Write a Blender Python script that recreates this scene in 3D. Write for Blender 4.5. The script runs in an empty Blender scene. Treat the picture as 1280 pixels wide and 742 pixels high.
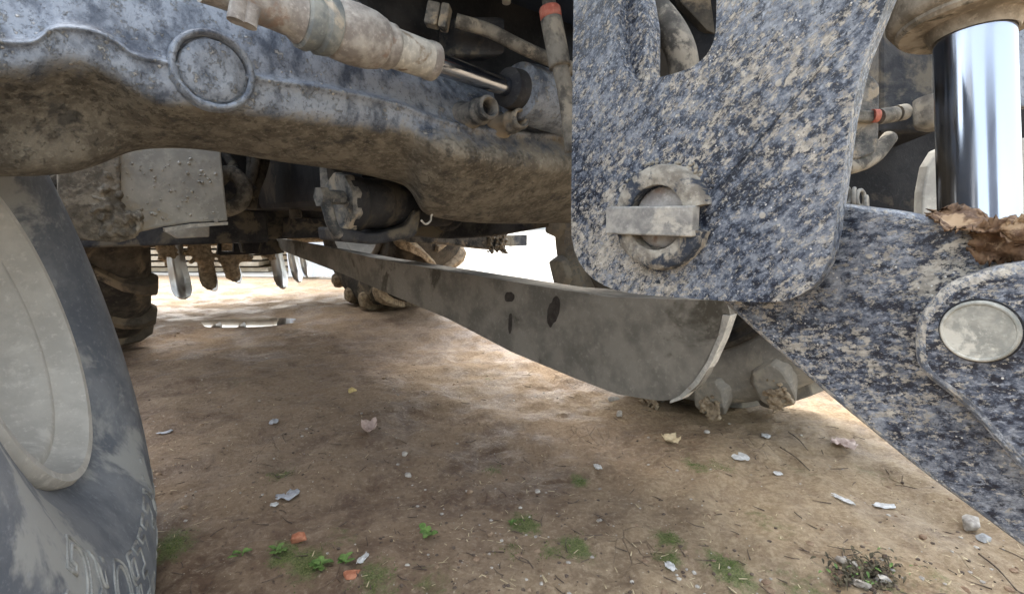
import bpy, bmesh, math, random
import numpy as np
from mathutils import Vector, Matrix
random.seed(7); rng = np.random.default_rng(7)
R = math.radians
scene = bpy.context.scene
COL = scene.collection

# ------------------------------------------------------------ camera
CH, PITCH, F = 0.60, R(9.0), 640.0          # camera height, tilt down, focal length in photo pixels
cam_data = bpy.data.cameras.new('camera')
cam_data.sensor_width = 36; cam_data.lens = 36*F/1280
cam_data.clip_start = 0.02; cam_data.clip_end = 500
cam = bpy.data.objects.new('camera', cam_data); COL.objects.link(cam)
cam.location = (0, 0, CH); cam.rotation_euler = (R(90)-PITCH, 0, 0)
scene.camera = cam
# ------------------------------------------------------------ sky, sun, exposure
SUN_EL, SUN_AZ = R(48), R(-22)              # sun stands behind the machine; azimuth from +Y towards +X
world = bpy.data.worlds.new('World'); scene.world = world; world.use_nodes = True
wn = world.node_tree; bg = wn.nodes['Background']
sky = wn.nodes.new('ShaderNodeTexSky'); sky.sky_type = 'NISHITA'; sky.sun_disc = False
sky.sun_elevation = SUN_EL; sky.sun_rotation = SUN_AZ; sky.air_density = 1.6; sky.dust_density = 4.0; sky.ozone_density = 1.0
hsv = wn.nodes.new('ShaderNodeHueSaturation'); hsv.inputs['Saturation'].default_value = .42
wn.links.new(sky.outputs[0], hsv.inputs['Color']); wn.links.new(hsv.outputs[0], bg.inputs[0]); bg.inputs[1].default_value = 0.15
sd = bpy.data.lights.new('sun', 'SUN'); sd.energy = 1.2; sd.angle = R(65.0); sd.color = (1.0, 0.95, 0.86)
sun = bpy.data.objects.new('sun', sd); COL.objects.link(sun)
sdir = Vector((math.sin(SUN_AZ)*math.cos(SUN_EL), math.cos(SUN_AZ)*math.cos(SUN_EL), math.sin(SUN_EL)))
sun.rotation_euler = sdir.to_track_quat('Z', 'Y').to_euler(); sun.location = (0, 0, 8)
vs = scene.view_settings
vs.view_transform = 'Standard'; vs.look = 'None'; vs.exposure = 2.32; vs.gamma = 1.0; vs.use_curve_mapping = False

# ------------------------------------------------------------ geometry helpers
CAMP = Vector((0, 0, CH))
FW = Vector((0, math.cos(PITCH), -math.sin(PITCH))); UP = Vector((0, math.sin(PITCH), math.cos(PITCH))); RT = Vector((1, 0, 0))
LAT = Vector((0.755, 0.656, 0)); LAT.normalize()      # the machine's crosswise direction
BACK = Vector((-LAT.y, LAT.x, 0))                     # towards the machine's rear
ZUP = Vector((0, 0, 1))
def LB(l, b, z=0.0): v = LAT*l + BACK*b; return Vector((v.x, v.y, z))
def ray(px, py): return FW + RT*((px-640)/F) + UP*((371-py)/F)
def at(px, py, d): return CAMP + ray(px, py)*d
def onplane(px, py, p0, n):
    r = ray(px, py); return CAMP + r*((p0-CAMP).dot(n)/r.dot(n))
def onB(px, py, b): return onplane(px, py, BACK*b, BACK)      # on the crosswise plane at distance b to the rear
def onL(px, py, l): return onplane(px, py, LAT*l, LAT)        # on the lengthwise plane at l
def lerp(a, b, t): return a+(b-a)*t

def link(name, bm, m, parent=None, smooth=None, loc=None):
    bmesh.ops.recalc_face_normals(bm, faces=bm.faces)
    me = bpy.data.meshes.new(name); bm.to_mesh(me); bm.free()
    for x in (m if isinstance(m, (list, tuple)) else [m]): me.materials.append(x)
    o = bpy.data.objects.new(name, me); COL.objects.link(o)
    if parent is not None:
        o.parent = parent
        if loc is None: o.location = -wloc(parent)
    if loc is not None: o.location = loc
    if smooth is not None: shade(me, smooth)
    return o
def wloc(o):
    v = Vector(o.location)
    while o.parent: o = o.parent; v += Vector(o.location)
    return v
def shade(me, ang):
    me.polygons.foreach_set('use_smooth', [True]*len(me.polygons))
    if ang < 180: me.set_sharp_from_angle(angle=R(ang))
def bevel(o, w, seg=2, ang=35, edge=-1):
    b = o.modifiers.new('bevel', 'BEVEL'); b.width = w; b.material = edge; b.segments = seg; b.limit_method = 'ANGLE'; b.angle_limit = R(ang)
    return o
def subsurf(o, n=2):
    s = o.modifiers.new('subsurf', 'SUBSURF'); s.levels = n; s.render_levels = n; return o
def clod(o, vox, amp=0.0):
    m = o.modifiers.new('remesh', 'REMESH'); m.mode = 'VOXEL'; m.voxel_size = vox; m.use_smooth_shade = True; return o
def empty(name, loc):
    o = bpy.data.objects.new(name, None); COL.objects.link(o); o.location = loc; o.empty_display_size = .1; return o
def tag(o, label=None, cat=None, group=None, kind=None):
    if label: o['label'] = label
    if cat: o['category'] = cat
    if group: o['group'] = group
    if kind: o['kind'] = kind
    return o
def prism(bm, pts, vec):
    vec = Vector(vec); a = [bm.verts.new(p) for p in pts]; b = [bm.verts.new(Vector(p)+vec) for p in pts]; n = len(pts)
    bm.faces.new(a); bm.faces.new(b[::-1])
    for i in range(n): bm.faces.new((a[i], b[i], b[(i+1) % n], a[(i+1) % n]))
def box(bm, c, ax, ay, az):        # centre and three half-axis vectors
    c = Vector(c); ax = Vector(ax); ay = Vector(ay); az = Vector(az)
    prism(bm, [c-ax-ay-az, c+ax-ay-az, c+ax+ay-az, c-ax+ay-az], az*2)
def lbox(bm, l0, l1, b0, b1, z0, z1):
    box(bm, LB((l0+l1)/2, (b0+b1)/2, (z0+z1)/2), LAT*(l1-l0)/2, BACK*(b1-b0)/2, ZUP*(z1-z0)/2)
def frame(n):
    n = Vector(n).normalized(); a = n.orthogonal().normalized()
    if abs(n.z) < .95: a = ZUP.cross(n).normalized()
    return a, n.cross(a), n
def lathe(bm, o, n, prof, seg=48, closed=False):     # prof: (radius, height along n)
    a, b, n = frame(n); o = Vector(o); rings = []
    for r, h in prof:
        if r < 1e-6: rings.append([bm.verts.new(o+n*h)]); continue
        rings.append([bm.verts.new(o+n*h+(a*math.cos(2*math.pi*i/seg)+b*math.sin(2*math.pi*i/seg))*r) for i in range(seg)])
    pr = list(zip(rings, rings[1:])) + ([(rings[-1], rings[0])] if closed else [])
    for p, q in pr:
        for i in range(seg):
            j = (i+1) % seg
            if len(p) == 1 and len(q) == 1: break
            if len(p) == 1: bm.faces.new((p[0], q[i], q[j]))
            elif len(q) == 1: bm.faces.new((p[i], q[0], p[j]))
            else: bm.faces.new((p[i], q[i], q[j], p[j]))
def cyl(bm, p, q, r, seg=32, r2=None):
    p = Vector(p); q = Vector(q); n = q-p; L = n.length
    lathe(bm, p, n, [(0, 0), (r, 0), (r2 or r, L), (0, L)], seg)
def catmull(pts, n=8):
    pts = [Vector(p) for p in pts]; P = [pts[0]*2-pts[1]]+pts+[pts[-1]*2-pts[-2]]; out = []
    for i in range(1, len(P)-2):
        for k in range(n):
            t = k/n; a, b, c, d = P[i-1:i+3]
            out.append(.5*((2*b)+(c-a)*t+(2*a-5*b+4*c-d)*t*t+(3*b-a-3*c+d)*t**3))
    return out+[pts[-1]]
def tube(bm, pts, r, seg=12, n=8, caps=True):
    path = catmull(pts, n) if n > 1 else [Vector(p) for p in pts]; rings = []; m = len(path)
    t0 = (path[1]-path[0]).normalized(); a = t0.orthogonal().normalized()
    for i, p in enumerate(path):
        t = (path[min(i+1, m-1)]-path[max(i-1, 0)]).normalized(); a = (a-t*a.dot(t)).normalized(); b = t.cross(a)
        rr = r(i/(m-1)) if callable(r) else r
        rings.append([bm.verts.new(p+(a*math.cos(2*math.pi*k/seg)+b*math.sin(2*math.pi*k/seg))*rr) for k in range(seg)])
    for p, q in zip(rings, rings[1:]):
        for k in range(seg): bm.faces.new((p[k], q[k], q[(k+1) % seg], p[(k+1) % seg]))
    if caps: bm.faces.new(rings[0][::-1]); bm.faces.new(rings[-1])
def blob(bm, c, rad, sub=2, jit=.25, flat=1.0, ax=None, seed=0):
    r_ = random.Random(seed); res = bmesh.ops.create_icosphere(bm, subdivisions=sub, radius=1.0)
    rad = Vector(rad) if not isinstance(rad, (int, float)) else Vector((rad, rad, rad*flat))
    rot = Matrix.Rotation(ax if ax is not None else r_.random()*6.3, 3, 'Z')
    for v in res['verts']:
        k = 1+jit*(r_.random()-.5)*2*(1 if sub < 3 else .5)
        v.co = Vector(c)+rot @ Vector((v.co.x*rad.x*k, v.co.y*rad.y*k, v.co.z*rad.z*k))
    return res['verts']

# value noise for heights
_tab = rng.random((256, 256))
def vnoise(x, y):
    xi = np.floor(x).astype(int); yi = np.floor(y).astype(int); fx = x-xi; fy = y-yi
    fx = fx*fx*(3-2*fx); fy = fy*fy*(3-2*fy); g = lambda a, b: _tab[a % 256, b % 256]
    return (g(xi, yi)*(1-fx)+g(xi+1, yi)*fx)*(1-fy)+(g(xi, yi+1)*(1-fx)+g(xi+1, yi+1)*fx)*fy-.5
_r = ray(310, 402); _p = CAMP+_r*(-CH/_r.z); PUD = (_p.x, _p.y, .42, .34)
def hz(x, y):
    x = np.asarray(x, float); y = np.asarray(y, float)
    h = .030*vnoise(x*1.7+9, y*1.7)+.022*vnoise(x*5+3, y*5+40)+.016*vnoise(x*13, y*13)+.0065*vnoise(x*31+7, y*31)
    h = h+.0062*vnoise(x*62, y*62+5)+.006*np.maximum(0, vnoise(x*95+3, y*95)-.15)
    c = np.abs(vnoise(x*9+50, y*5)); h = h-.005*np.exp(-(c/.03)**2)
    far = np.clip((y-4.3)/.8, 0, 1); h = h*(1-.85*far)
    pw = np.exp(-(((x-PUD[0])/PUD[2])**2+((y-PUD[1])/PUD[3])**2)**2); return h*(1-pw)+(-.006+.0008*vnoise(x*14, y*14))*pw
def gpt(px, py, lift=0.0):
    r = ray(px, py); p = CAMP+r*(-CH/r.z); return Vector((p.x, p.y, float(hz(p.x, p.y))+lift))

# ------------------------------------------------------------ material helpers
class NT:
    def __init__(s, name):
        s.m = bpy.data.materials.new(name); s.m.use_nodes = True; s.t = s.m.node_tree; s.b = s.t.nodes['Principled BSDF']
        s.tc = s.t.nodes.new('ShaderNodeTexCoord').outputs['Object']
    def n(s, kind, **kw):
        x = s.t.nodes.new(kind)
        for k, v in kw.items(): setattr(x, k, v)
        return x
    def put(s, sock, v):
        if isinstance(v, bpy.types.NodeSocket): s.t.links.new(v, sock)
        elif isinstance(v, (tuple, list)) and len(v) == 3 and sock.type == 'RGBA': sock.default_value = (*v, 1)
        else: sock.default_value = v
    def map(s, rot=(0, 0, 0), sc=(1, 1, 1), v=None, loc=(0, 0, 0)):
        x = s.n('ShaderNodeMapping'); s.put(x.inputs[0], v or s.tc); x.inputs['Rotation'].default_value = rot; x.inputs['Scale'].default_value = sc; x.inputs['Location'].default_value = loc
        return x.outputs[0]
    def noise(s, sc, det=4, rough=.55, v=None, dist=0.0):
        x = s.n('ShaderNodeTexNoise'); s.put(x.inputs['Vector'], v or s.tc); x.inputs['Scale'].default_value = sc
        x.inputs['Detail'].default_value = det; x.inputs['Roughness'].default_value = rough; x.inputs['Distortion'].default_value = dist
        return x.outputs[0]
    def vor(s, sc, v=None, feat='F1', out=0, rnd=1.0):
        x = s.n('ShaderNodeTexVoronoi', feature=feat); s.put(x.inputs['Vector'], v or s.tc); x.inputs['Scale'].default_value = sc; x.inputs['Randomness'].default_value = rnd
        return x.outputs[out]
    def ramp(s, f, a, b, lo=0.0, hi=1.0):
        x = s.n('ShaderNodeMapRange', interpolation_type='SMOOTHSTEP'); s.put(x.inputs[0], f)
        x.inputs[1].default_value = a; x.inputs[2].default_value = b; x.inputs[3].default_value = lo; x.inputs[4].default_value = hi
        return x.outputs[0]
    def math(s, op, a, b=0.0, c=0.0):
        x = s.n('ShaderNodeMath', operation=op); s.put(x.inputs[0], a); s.put(x.inputs[1], b); s.put(x.inputs[2], c); return x.outputs[0]
    def mix(s, f, a, b):
        x = s.n('ShaderNodeMix', data_type='RGBA'); s.put(x.inputs[0], f); s.put(x.inputs[6], a); s.put(x.inputs[7], b); return x.outputs[2]
    def attr(s, name):
        return s.n('ShaderNodeAttribute', attribute_name=name).outputs['Fac']
    def bump(s, h, st=.4, d=.002, nrm=None):
        x = s.n('ShaderNodeBump'); s.put(x.inputs['Height'], h); x.inputs['Strength'].default_value = st; x.inputs['Distance'].default_value = d
        if nrm is not None: s.put(x.inputs['Normal'], nrm)
        return x.outputs[0]
    def done(s, col, rough=.8, nrm=None, metal=0.0, spec=.5):
        s.put(s.b.inputs['Base Color'], col); s.put(s.b.inputs['Roughness'], rough); s.put(s.b.inputs['Metallic'], metal)
        s.b.inputs['Specular IOR Level'].default_value = spec
        if nrm is not None: s.put(s.b.inputs['Normal'], nrm)
        return s.m

YAW = math.atan2(-LAT.x, LAT.y) if False else math.atan2(-.755, .656)
def splatter(name, dark=(.007, .011, .022), haze=(.25, .27, .30), dust=(.47, .43, .36), amount=.0, tilt=45, size=1.0, hazeamt=.5, spk=1.0):
    s = NT(name)
    flat = s.map(rot=(0, 0, R(49)))                                  # x runs along the plate
    v = s.map(sc=(1.5/size, 1.5/size, .92/size), v=s.map(rot=(0, R(tilt), 0), v=flat))
    big = s.noise(5.5, 3, v=s.map(loc=(3, 1, 7))); big2 = s.noise(9, 3, v=s.map(loc=(6, 2, 1)))
    h1 = s.noise(85, 9, .74, v=v); h2 = s.noise(260, 5, .7, v=v); h3 = s.noise(62, 9, .77, v=s.map(loc=(4, 4, 4), v=v)); h4 = s.noise(150, 7, .75, v=s.map(loc=(8, 1, 2), v=v))
    blue = tuple(c*f for c, f in zip(haze, (.22, .27, .37)))
    f1 = s.math('ADD', s.math('MULTIPLY', h1, .72), s.math('MULTIPLY', big2, .32))
    col = s.mix(s.ramp(f1, .44, .53), dark, blue); col = s.mix(s.ramp(f1, .49-hazeamt*.02, .64-hazeamt*.02), col, haze)
    col = s.mix(s.math('MULTIPLY', s.ramp(h2, .52, .66), .55), col, tuple(min(1, c*1.9) for c in haze))
    col = s.mix(s.math('MULTIPLY', s.ramp(h2, .46, .36), .6), col, dark)
    f = s.math('ADD', s.math('MULTIPLY', h3, .8), s.math('MULTIPLY', big, .35))
    d1 = s.math('MULTIPLY', s.ramp(f, .615-amount, .665-amount), .9); d2 = s.math('MULTIPLY', s.ramp(s.math('ADD', h4, s.math('MULTIPLY', big, .25)), .665-amount, .70-amount), .8)
    dm = s.math('MAXIMUM', d1, d2)
    dc = s.mix(s.ramp(s.noise(120, 5, .7, v=v), .35, .65), tuple(c*.62 for c in dust), tuple(min(1, c*1.25) for c in dust))
    col = s.mix(dm, col, dc)
    dk = s.ramp(s.noise(110, 8, .78, v=s.map(loc=(9, 2, 4), v=v)), .555, .60); col = s.mix(s.math('MULTIPLY', dk, .95), col, dark)
    vo = s.ramp(s.vor(170), .10, .18, 1, 0); gate = s.ramp(s.noise(40, 3), .52, .60)
    sp = s.math('MULTIPLY', s.math('MULTIPLY', vo, gate), spk); col = s.mix(sp, col, (.66, .64, .60))
    vb = s.ramp(s.vor(44, v=s.map(loc=(2, 8, 1))), .10, .16, 1, 0); g2 = s.ramp(s.noise(14, 2), .54, .60)
    sp2 = s.math('MULTIPLY', vb, g2); col = s.mix(s.math('MULTIPLY', sp2, .7), col, tuple(min(1, c*1.1) for c in dust))
    hgt = s.math('ADD', s.math('ADD', dm, s.math('MULTIPLY', sp, .6)), s.math('ADD', s.math('MULTIPLY', h2, .5), s.math('MULTIPLY', sp2, .8)))
    return s.done(col, s.ramp(dm, 0, 1, .40, .9), s.bump(hgt, .45, .0009), spec=.5)

def dusty(name, a, b, sc=20, c=None, cam=.5, bs=.4, bd=.002, rough=.9, metal=0, fine=140, sc3=None, spec=.3):
    s = NT(name)
    n1 = s.noise(sc, 7, .62); col = s.mix(s.ramp(n1, .38, .64), a, b)
    if c: col = s.mix(s.ramp(s.noise(sc3 or sc*.45, 6, .65, v=s.map(loc=(4, 4, 4)), dist=.4), .62-cam*.2, .70-cam*.2), col, c)
    n2 = s.noise(fine, 5, .7); col = s.mix(s.ramp(n2, .52, .72, 0, .35), col, tuple(min(1, x*1.6+.02) for x in b))
    return s.done(col, rough, s.bump(s.math('ADD', n1, s.math('MULTIPLY', n2, .7)), bs, bd), metal, spec)

# axle: dusty blue-black paint above, caked brown mud on the belly (attribute 'mud')
def axle_material():
    s = NT('axle_paint'); mud = s.attr('mud')
    v = s.map(sc=(1, 1, .7)); n1 = s.noise(26, 7, .68, v=v); n2 = s.noise(130, 6, .7, v=v); n3 = s.noise(7, 4)
    paint = s.mix(s.ramp(n1, .34, .58), (.06, .075, .105), (.27, .305, .36))
    n4 = s.noise(70, 9, .78, v=s.map(loc=(3, 3, 3))); dmask = s.ramp(s.math('ADD', s.math('MULTIPLY', n4, .8), s.math('MULTIPLY', n3, .3)), .60, .66); n5 = s.ramp(s.noise(150, 7, .76), .54, .60)
    paint = s.mix(s.math('MULTIPLY', n5, .5), paint, (.022, .028, .042))
    paint = s.mix(s.math('MULTIPLY', dmask, .75), paint, (.38, .37, .34))
    spk = s.math('MULTIPLY', s.ramp(s.vor(85), .1, .22, 1, 0), s.ramp(s.noise(22, 3), .52, .60)); paint = s.mix(s.math('MULTIPLY', spk, .8), paint, (.5, .48, .44))
    m = s.mix(s.ramp(n1, .40, .62), (.115, .102, .083), (.225, .205, .168)); m = s.mix(s.ramp(n2, .5, .68, 0, .6), m, (.33, .31, .26))
    m = s.mix(s.ramp(s.noise(16, 5, .7, v=s.map(loc=(2, 2, 2))), .57, .67, 0, .75), m, (.05, .05, .05))
    f = s.ramp(s.math('ADD', mud, s.math('MULTIPLY', s.math('SUBTRACT', n1, .5), .9)), .30, .62)
    col = s.mix(f, paint, m)
    h = s.math('ADD', s.math('MULTIPLY', n2, .8), s.math('ADD', s.math('MULTIPLY', n1, 1.5), s.math('ADD', spk, dmask)))
    return s.done(col, s.ramp(f, 0, 1, .5, .92), s.bump(h, .8, .0022), spec=.4)
M = {}
M['plate'] = splatter('splattered_paint', amount=.0, tilt=-48)
M['arm'] = splatter('splattered_arm_paint', amount=.0, tilt=-76, size=1.1, hazeamt=.5)
M['axle'] = axle_material()
M['edge'] = splatter('worn_highlight_edge_paint', dark=(.10, .11, .13), haze=(.36, .38, .40), amount=.03)  # paler bevels: wear and bright edge highlights both put into the colour
M['casting'] = dusty('dusty_casting', (.05, .055, .06), (.22, .21, .19), 30, (.34, .29, .22), .5, .6, .003)
M['black'] = dusty('grimy_black', (.010, .011, .014), (.028, .028, .03), 12, (.07, .06, .048), .35, .4, .003, .7)
M['frame'] = dusty('dusty_black_frame', (.014, .016, .022), (.05, .05, .052), 14, (.12, .105, .08), .5, .4, .003, .65)
M['collar'] = dusty('mud_caked_steel', (.20, .18, .15), (.40, .37, .31), 55, (.045, .055, .075), .60, .9, .003)
M['bar'] = dusty('dusty_grey_steel', (.21, .205, .195), (.38, .365, .33), 45, (.46, .43, .37), .3, .5, .0015)
M['rust'] = dusty('rusty_steel', (.22, .20, .185), (.40, .38, .35), 40, (.25, .19, .155), .3, .5, .002)
M['palemetal'] = dusty('dusty_pale_metal', (.36, .35, .32), (.55, .53, .48), 35, (.25, .2, .15), .2, .3, .002)
M['tank'] = dusty('dusty_grey_sheet', (.32, .315, .29), (.44, .43, .39), 18, (.38, .35, .29), .3, .4, .002, fine=90)
M['mud'] = dusty('dried_mud', (.22, .17, .115), (.44, .355, .25), 45, (.42, .34, .22), .3, 1.0, .006, fine=170)
M['orangemud'] = dusty('orange_mud', (.10, .07, .04), (.42, .26, .12), 16, (.05, .04, .03), .5, 1.0, .008, fine=90)
M['rubber'] = dusty('dusty_rubber', (.11, .125, .15), (.20, .215, .235), 9, (.32, .33, .325), .40, .35, .002, .6, fine=110, sc3=5)
M['lettering'] = dusty('dusty_letter_ridge', (.20, .205, .20), (.34, .34, .32), 30, rough=.8)
M['greymud'] = dusty('grey_dried_mud', (.15, .135, .11), (.31, .275, .22), 45, (.42, .38, .31), .3, 1.0, .006, fine=170)
M['rubberdry'] = dusty('dry_dusty_rubber', (.21, .20, .18), (.31, .29, .25), 12, (.36, .33, .27), .4, .35, .002, .88, fine=120)
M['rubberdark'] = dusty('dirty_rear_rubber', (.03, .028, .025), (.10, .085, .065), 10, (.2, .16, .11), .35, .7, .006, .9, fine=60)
M['rim'] = dusty('dusty_white_rim', (.43, .42, .39), (.50, .49, .455), 24, (.56, .55, .51), .25, .5, .0025, .85, fine=100)
M['beam'] = dusty('dusty_beam', (.16, .15, .13), (.27, .25, .215), 9, (.095, .086, .068), .38, .3, .0015, .8, fine=80)
M['hose'] = dusty('dusty_hose', (.07, .066, .06), (.22, .205, .175), 30, (.3, .27, .22), .4, .5, .0015)
M['darkhose'] = dusty('grimy_hose', (.02, .02, .02), (.09, .08, .066), 24, (.17, .15, .11), .35, .5, .0015)
M['pindisc'] = dusty('pin_end_steel', (.27, .27, .24), (.42, .41, .36), 60, (.55, .53, .46), .42, .6, .0015, .7, fine=160)
M['red'] = dusty('faded_red_ring', (.38, .11, .08), (.5, .2, .15), 60, (.35, .25, .2), .3)
M['leaf'] = dusty('dry_brown_leaf', (.08, .042, .022), (.20, .12, .065), 70, (.36, .25, .15), .45, .5, .002, .7)
M['wood'] = dusty('weathered_plank', (.45, .38, .28), (.62, .55, .44), 8, (.3, .24, .17), .3)
M['tin'] = dusty('pale_sheet_metal', (.55, .58, .62), (.7, .72, .74), 5)
M['barnmetal'] = dusty('barn_wall_paint', (.42, .44, .44), (.55, .56, .54), 3)
def metal(name, col, rough, bs=0.0):
    s = NT(name); n = s.noise(60, 4, v=s.map(sc=(1, 1, .05)))
    return s.done(col, s.ramp(n, .3, .7, rough*.7, rough*1.4), s.bump(n, bs, .0005) if bs else None, 1.0)
M['chrome'] = metal('chrome', (.38, .42, .50), .16)
M['shiny'] = metal('worn_bright_steel', (.82, .82, .80), .42, .2)
def simple(name, a, b, sc=30, rough=.8, bs=.4): return dusty(name, a, b, sc, None, 0, bs, .002, rough)

# ------------------------------------------------------------ ground
def ground_material():
    s = NT('dirt'); moss = s.attr('moss'); pale = s.attr('pale')
    a = s.noise(2.1, 5, .6); b = s.noise(14, 8, .68); c = s.noise(85, 7, .72); e = s.noise(330, 4, .7)
    a2 = s.noise(5.5, 6, .65, v=s.map(loc=(5, 5, 0)))
    col = s.mix(s.ramp(s.math('ADD', s.math('MULTIPLY', a, .5), s.math('MULTIPLY', a2, .5)), .42, .56), (.122, .074, .046), (.235, .163, .105))
    col = s.mix(s.ramp(b, .42, .66, 0, .7), col, (.275, .197, .13))
    col = s.mix(s.ramp(c, .50, .68, 0, .6), col, (.36, .28, .20))
    col = s.mix(s.ramp(c, .34, .45, .7, 0), col, (.075, .048, .036))
    col = s.mix(s.math('MULTIPLY', pale, s.ramp(b, .3, .6, .45, 1)), col, s.mix(s.ramp(c, .4, .65), (.29, .21, .125), (.42, .32, .205)))
    vo = s.ramp(s.vor(95), .08, .15, 1, 0); g = s.ramp(s.noise(24, 4), .52, .60)
    col = s.mix(s.math('MULTIPLY', s.math('MULTIPLY', vo, g), .8), col, (.52, .46, .36))
    vd = s.ramp(s.vor(48, v=s.map(loc=(7, 3, 0))), .07, .13, 1, 0); g3 = s.ramp(s.noise(11, 3), .54, .6)
    col = s.mix(s.math('MULTIPLY', s.math('MULTIPLY', vd, g3), .8), col, (.05, .035, .028))
    cr = s.ramp(s.vor(30, v=s.map(sc=(1, .55, 1), v=None, rot=(0, 0, .5)), feat='DISTANCE_TO_EDGE'), .0, .035, 1, 0); g4 = s.ramp(s.noise(4, 3, v=s.map(loc=(1, 9, 3))), .56, .66)
    crk = s.math('MULTIPLY', cr, g4); col = s.mix(s.math('MULTIPLY', crk, .6), col, (.09, .06, .045))
    mf = s.ramp(s.math('ADD', moss, s.math('MULTIPLY', s.math('SUBTRACT', s.noise(60, 6, .7), .5), 1.3)), .26, .72)
    col = s.mix(s.math('MULTIPLY', mf, .85), col, s.mix(s.ramp(e, .4, .6), (.06, .085, .022), (.17, .20, .065)))
    h = s.math('ADD', s.math('MULTIPLY', b, 2.2), s.math('ADD', s.math('MULTIPLY', c, 1.5), s.math('MULTIPLY', e, .5)))
    h = s.math('SUBTRACT', h, s.math('MULTIPLY', crk, 1.0))
    return s.done(col, s.ramp(a2, .40, .60, .55, .95), s.bump(h, .75, .005), spec=.35)
M['ground'] = ground_material()
MOSS = [(655, 650, .035, 1), (725, 597, .022, .9), (835, 675, .028, .95), (835, 700, .025, .8), (910, 712, .04, 1), (720, 685, .032, 1), (690, 690, .03, .6), (350, 595, .04, .6),
        (215, 680, .05, .75), (385, 700, .045, .8), (355, 688, .035, .9), (870, 590, .04, .6), (900, 590, .04, .5), (610, 470, .03, .4), (615, 580, .03, .5), (470, 730, .05, .6),
        (960, 655, .05, .45), (1090, 590, .05, .4), (640, 690, .03, .5), (300, 480, .10, .30), (1000, 590, .06, .35), (1120, 740, .05, .5), (430, 670, .06, .4), (540, 735, .06, .45), (1175, 735, .05, .4), (1010, 740, .06, .5)]
def ground():
    nx, ny = 640, 540
    u = np.linspace(-1, 1, nx); xs = .15+.8*np.sinh(5.0*u)
    w = np.linspace(-.72, 1, ny); ys = 1.05+.62*np.sinh(5.0*w)
    X, Y = np.meshgrid(xs, ys); Z = hz(X, Y); dist = np.hypot(X, Y-1); Z *= np.clip(1.5-dist/30, .0, 1)
    co = np.stack([X, Y, Z], -1).reshape(-1, 3)
    i = np.arange(nx*ny).reshape(ny, nx); q = np.stack([i[:-1, :-1], i[:-1, 1:], i[1:, 1:], i[1:, :-1]], -1).reshape(-1, 4)
    me = bpy.data.meshes.new('ground'); me.vertices.add(len(co)); me.vertices.foreach_set('co', co.ravel())
    me.loops.add(q.size); me.loops.foreach_set('vertex_index', q.ravel()); me.polygons.add(len(q))
    me.polygons.foreach_set('loop_start', np.arange(len(q))*4); me.polygons.foreach_set('loop_total', np.full(len(q), 4)); me.update(); me.validate()
    me.polygons.foreach_set('use_smooth', [True]*len(q))
    moss = np.zeros(X.shape)
    for px, py, r_, s_ in MOSS:
        p = gpt(px, py); d = np.hypot((X-p.x)*1.1+.3*(Y-p.y), (Y-p.y)*.75); moss = np.maximum(moss, s_*np.exp(-(d/r_)**2))
    pale = np.clip((X*.9-Y*.15+.25+vnoise(X*3, Y*3)*.5)/.5, 0, 1)*np.clip((2.0-Y)/.5, 0, 1)
    pale = np.maximum(pale, .55*np.clip(1-np.hypot(X+.05, (Y-1.95)*.8)/.55, 0, 1)); pale = np.maximum(pale, np.clip((Y-2.9)/1.2, 0, .45))
    for nme, arr in (('moss', moss), ('pale', pale)):
        at_ = me.attributes.new(nme, 'FLOAT', 'POINT'); at_.data.foreach_set('value', arr.ravel().astype(np.float32))
    me.materials.append(M['ground']); o = bpy.data.objects.new('ground', me); COL.objects.link(o); tag(o, kind='structure')
ground()
bm = bmesh.new(); yp = [(-1.3, 4.75), (-.1, 4.35), (3, 4.3), (30, 5.0), (40, 60), (-40, 60), (-30, 9), (-2.0, 4.95)]
prism(bm, [Vector((x, y, .012)) for x, y in yp], (0, 0, -.12))
tag(link('concrete_yard', bm, simple('pale_concrete', (.42, .40, .36), (.55, .53, .48), 3)), kind='structure')
def puddle():
    bm = bmesh.new(); c = Vector((PUD[0], PUD[1], -.0035))
    vs_ = [bm.verts.new(c+Vector((math.cos(a)*.27*(1+.12*math.sin(3*a)), math.sin(a)*.15*(1+.15*math.sin(2*a+1)), 0))) for a in np.linspace(0, 2*math.pi, 40, False)]; bm.faces.new(vs_)
    s = NT('puddle_water'); m = s.done((.10, .09, .08), .04, s.bump(s.noise(30, 3), .03, .002)); s.b.inputs['IOR'].default_value = 1.33
    tag(link('puddle', bm, m), kind='structure')
puddle()

# ------------------------------------------------------------ the machine
TR = empty('tractor', LB(.67, 1.6, 0))
tag(TR, 'mud-splattered dark tractor with front loader, seen low from under its front axle', 'tractor')

# front axle casting --------------------------------------------------
AXB = .776
cols = [(-160, -90, 44, 88, 222), (-40, -90, 46, 90, 223), (5, -90, 50, 92, 222), (40, -90, 52, 90, 221.5), (52, -90, 44, 85, 221), (62, -90, 34, 80, 220), (78, -90, 31, 79, 219), (100, -90, 33, 82, 215), (122, -90, 37, 86, 208), (142, -90, 47, 95, 199),
        (160, -90, 62, 108, 191.5), (175, -90, 69, 118, 188), (200, -90, 74, 128, 186), (225, -90, 79, 132, 186), (250, -90, 84, 135, 187.5), (290, -90, 91, 139, 193), (330, -90, 97, 143, 200), (370, -90, 103, 148, 206),
        (410, -60, 109, 153, 211), (450, -20, 117, 159, 218), (485, 20, 125, 165, 226), (506, 40, 131, 169, 232), (516, 50, 135, 172, 243), (524, 60, 139, 176, 262), (534, 66, 143, 180, 271), (560, 80, 152, 190, 276), (590, 98, 158, 198, 279.5), (630, 108, 163, 205, 281), (680, 112, 167, 210, 280), (740, 112, 168, 214, 279), (830, 112, 170, 216, 278), (900, 112, 172, 216, 277)]
bm = bmesh.new(); ml = bm.verts.layers.float.new('mud'); prev = None
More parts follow.
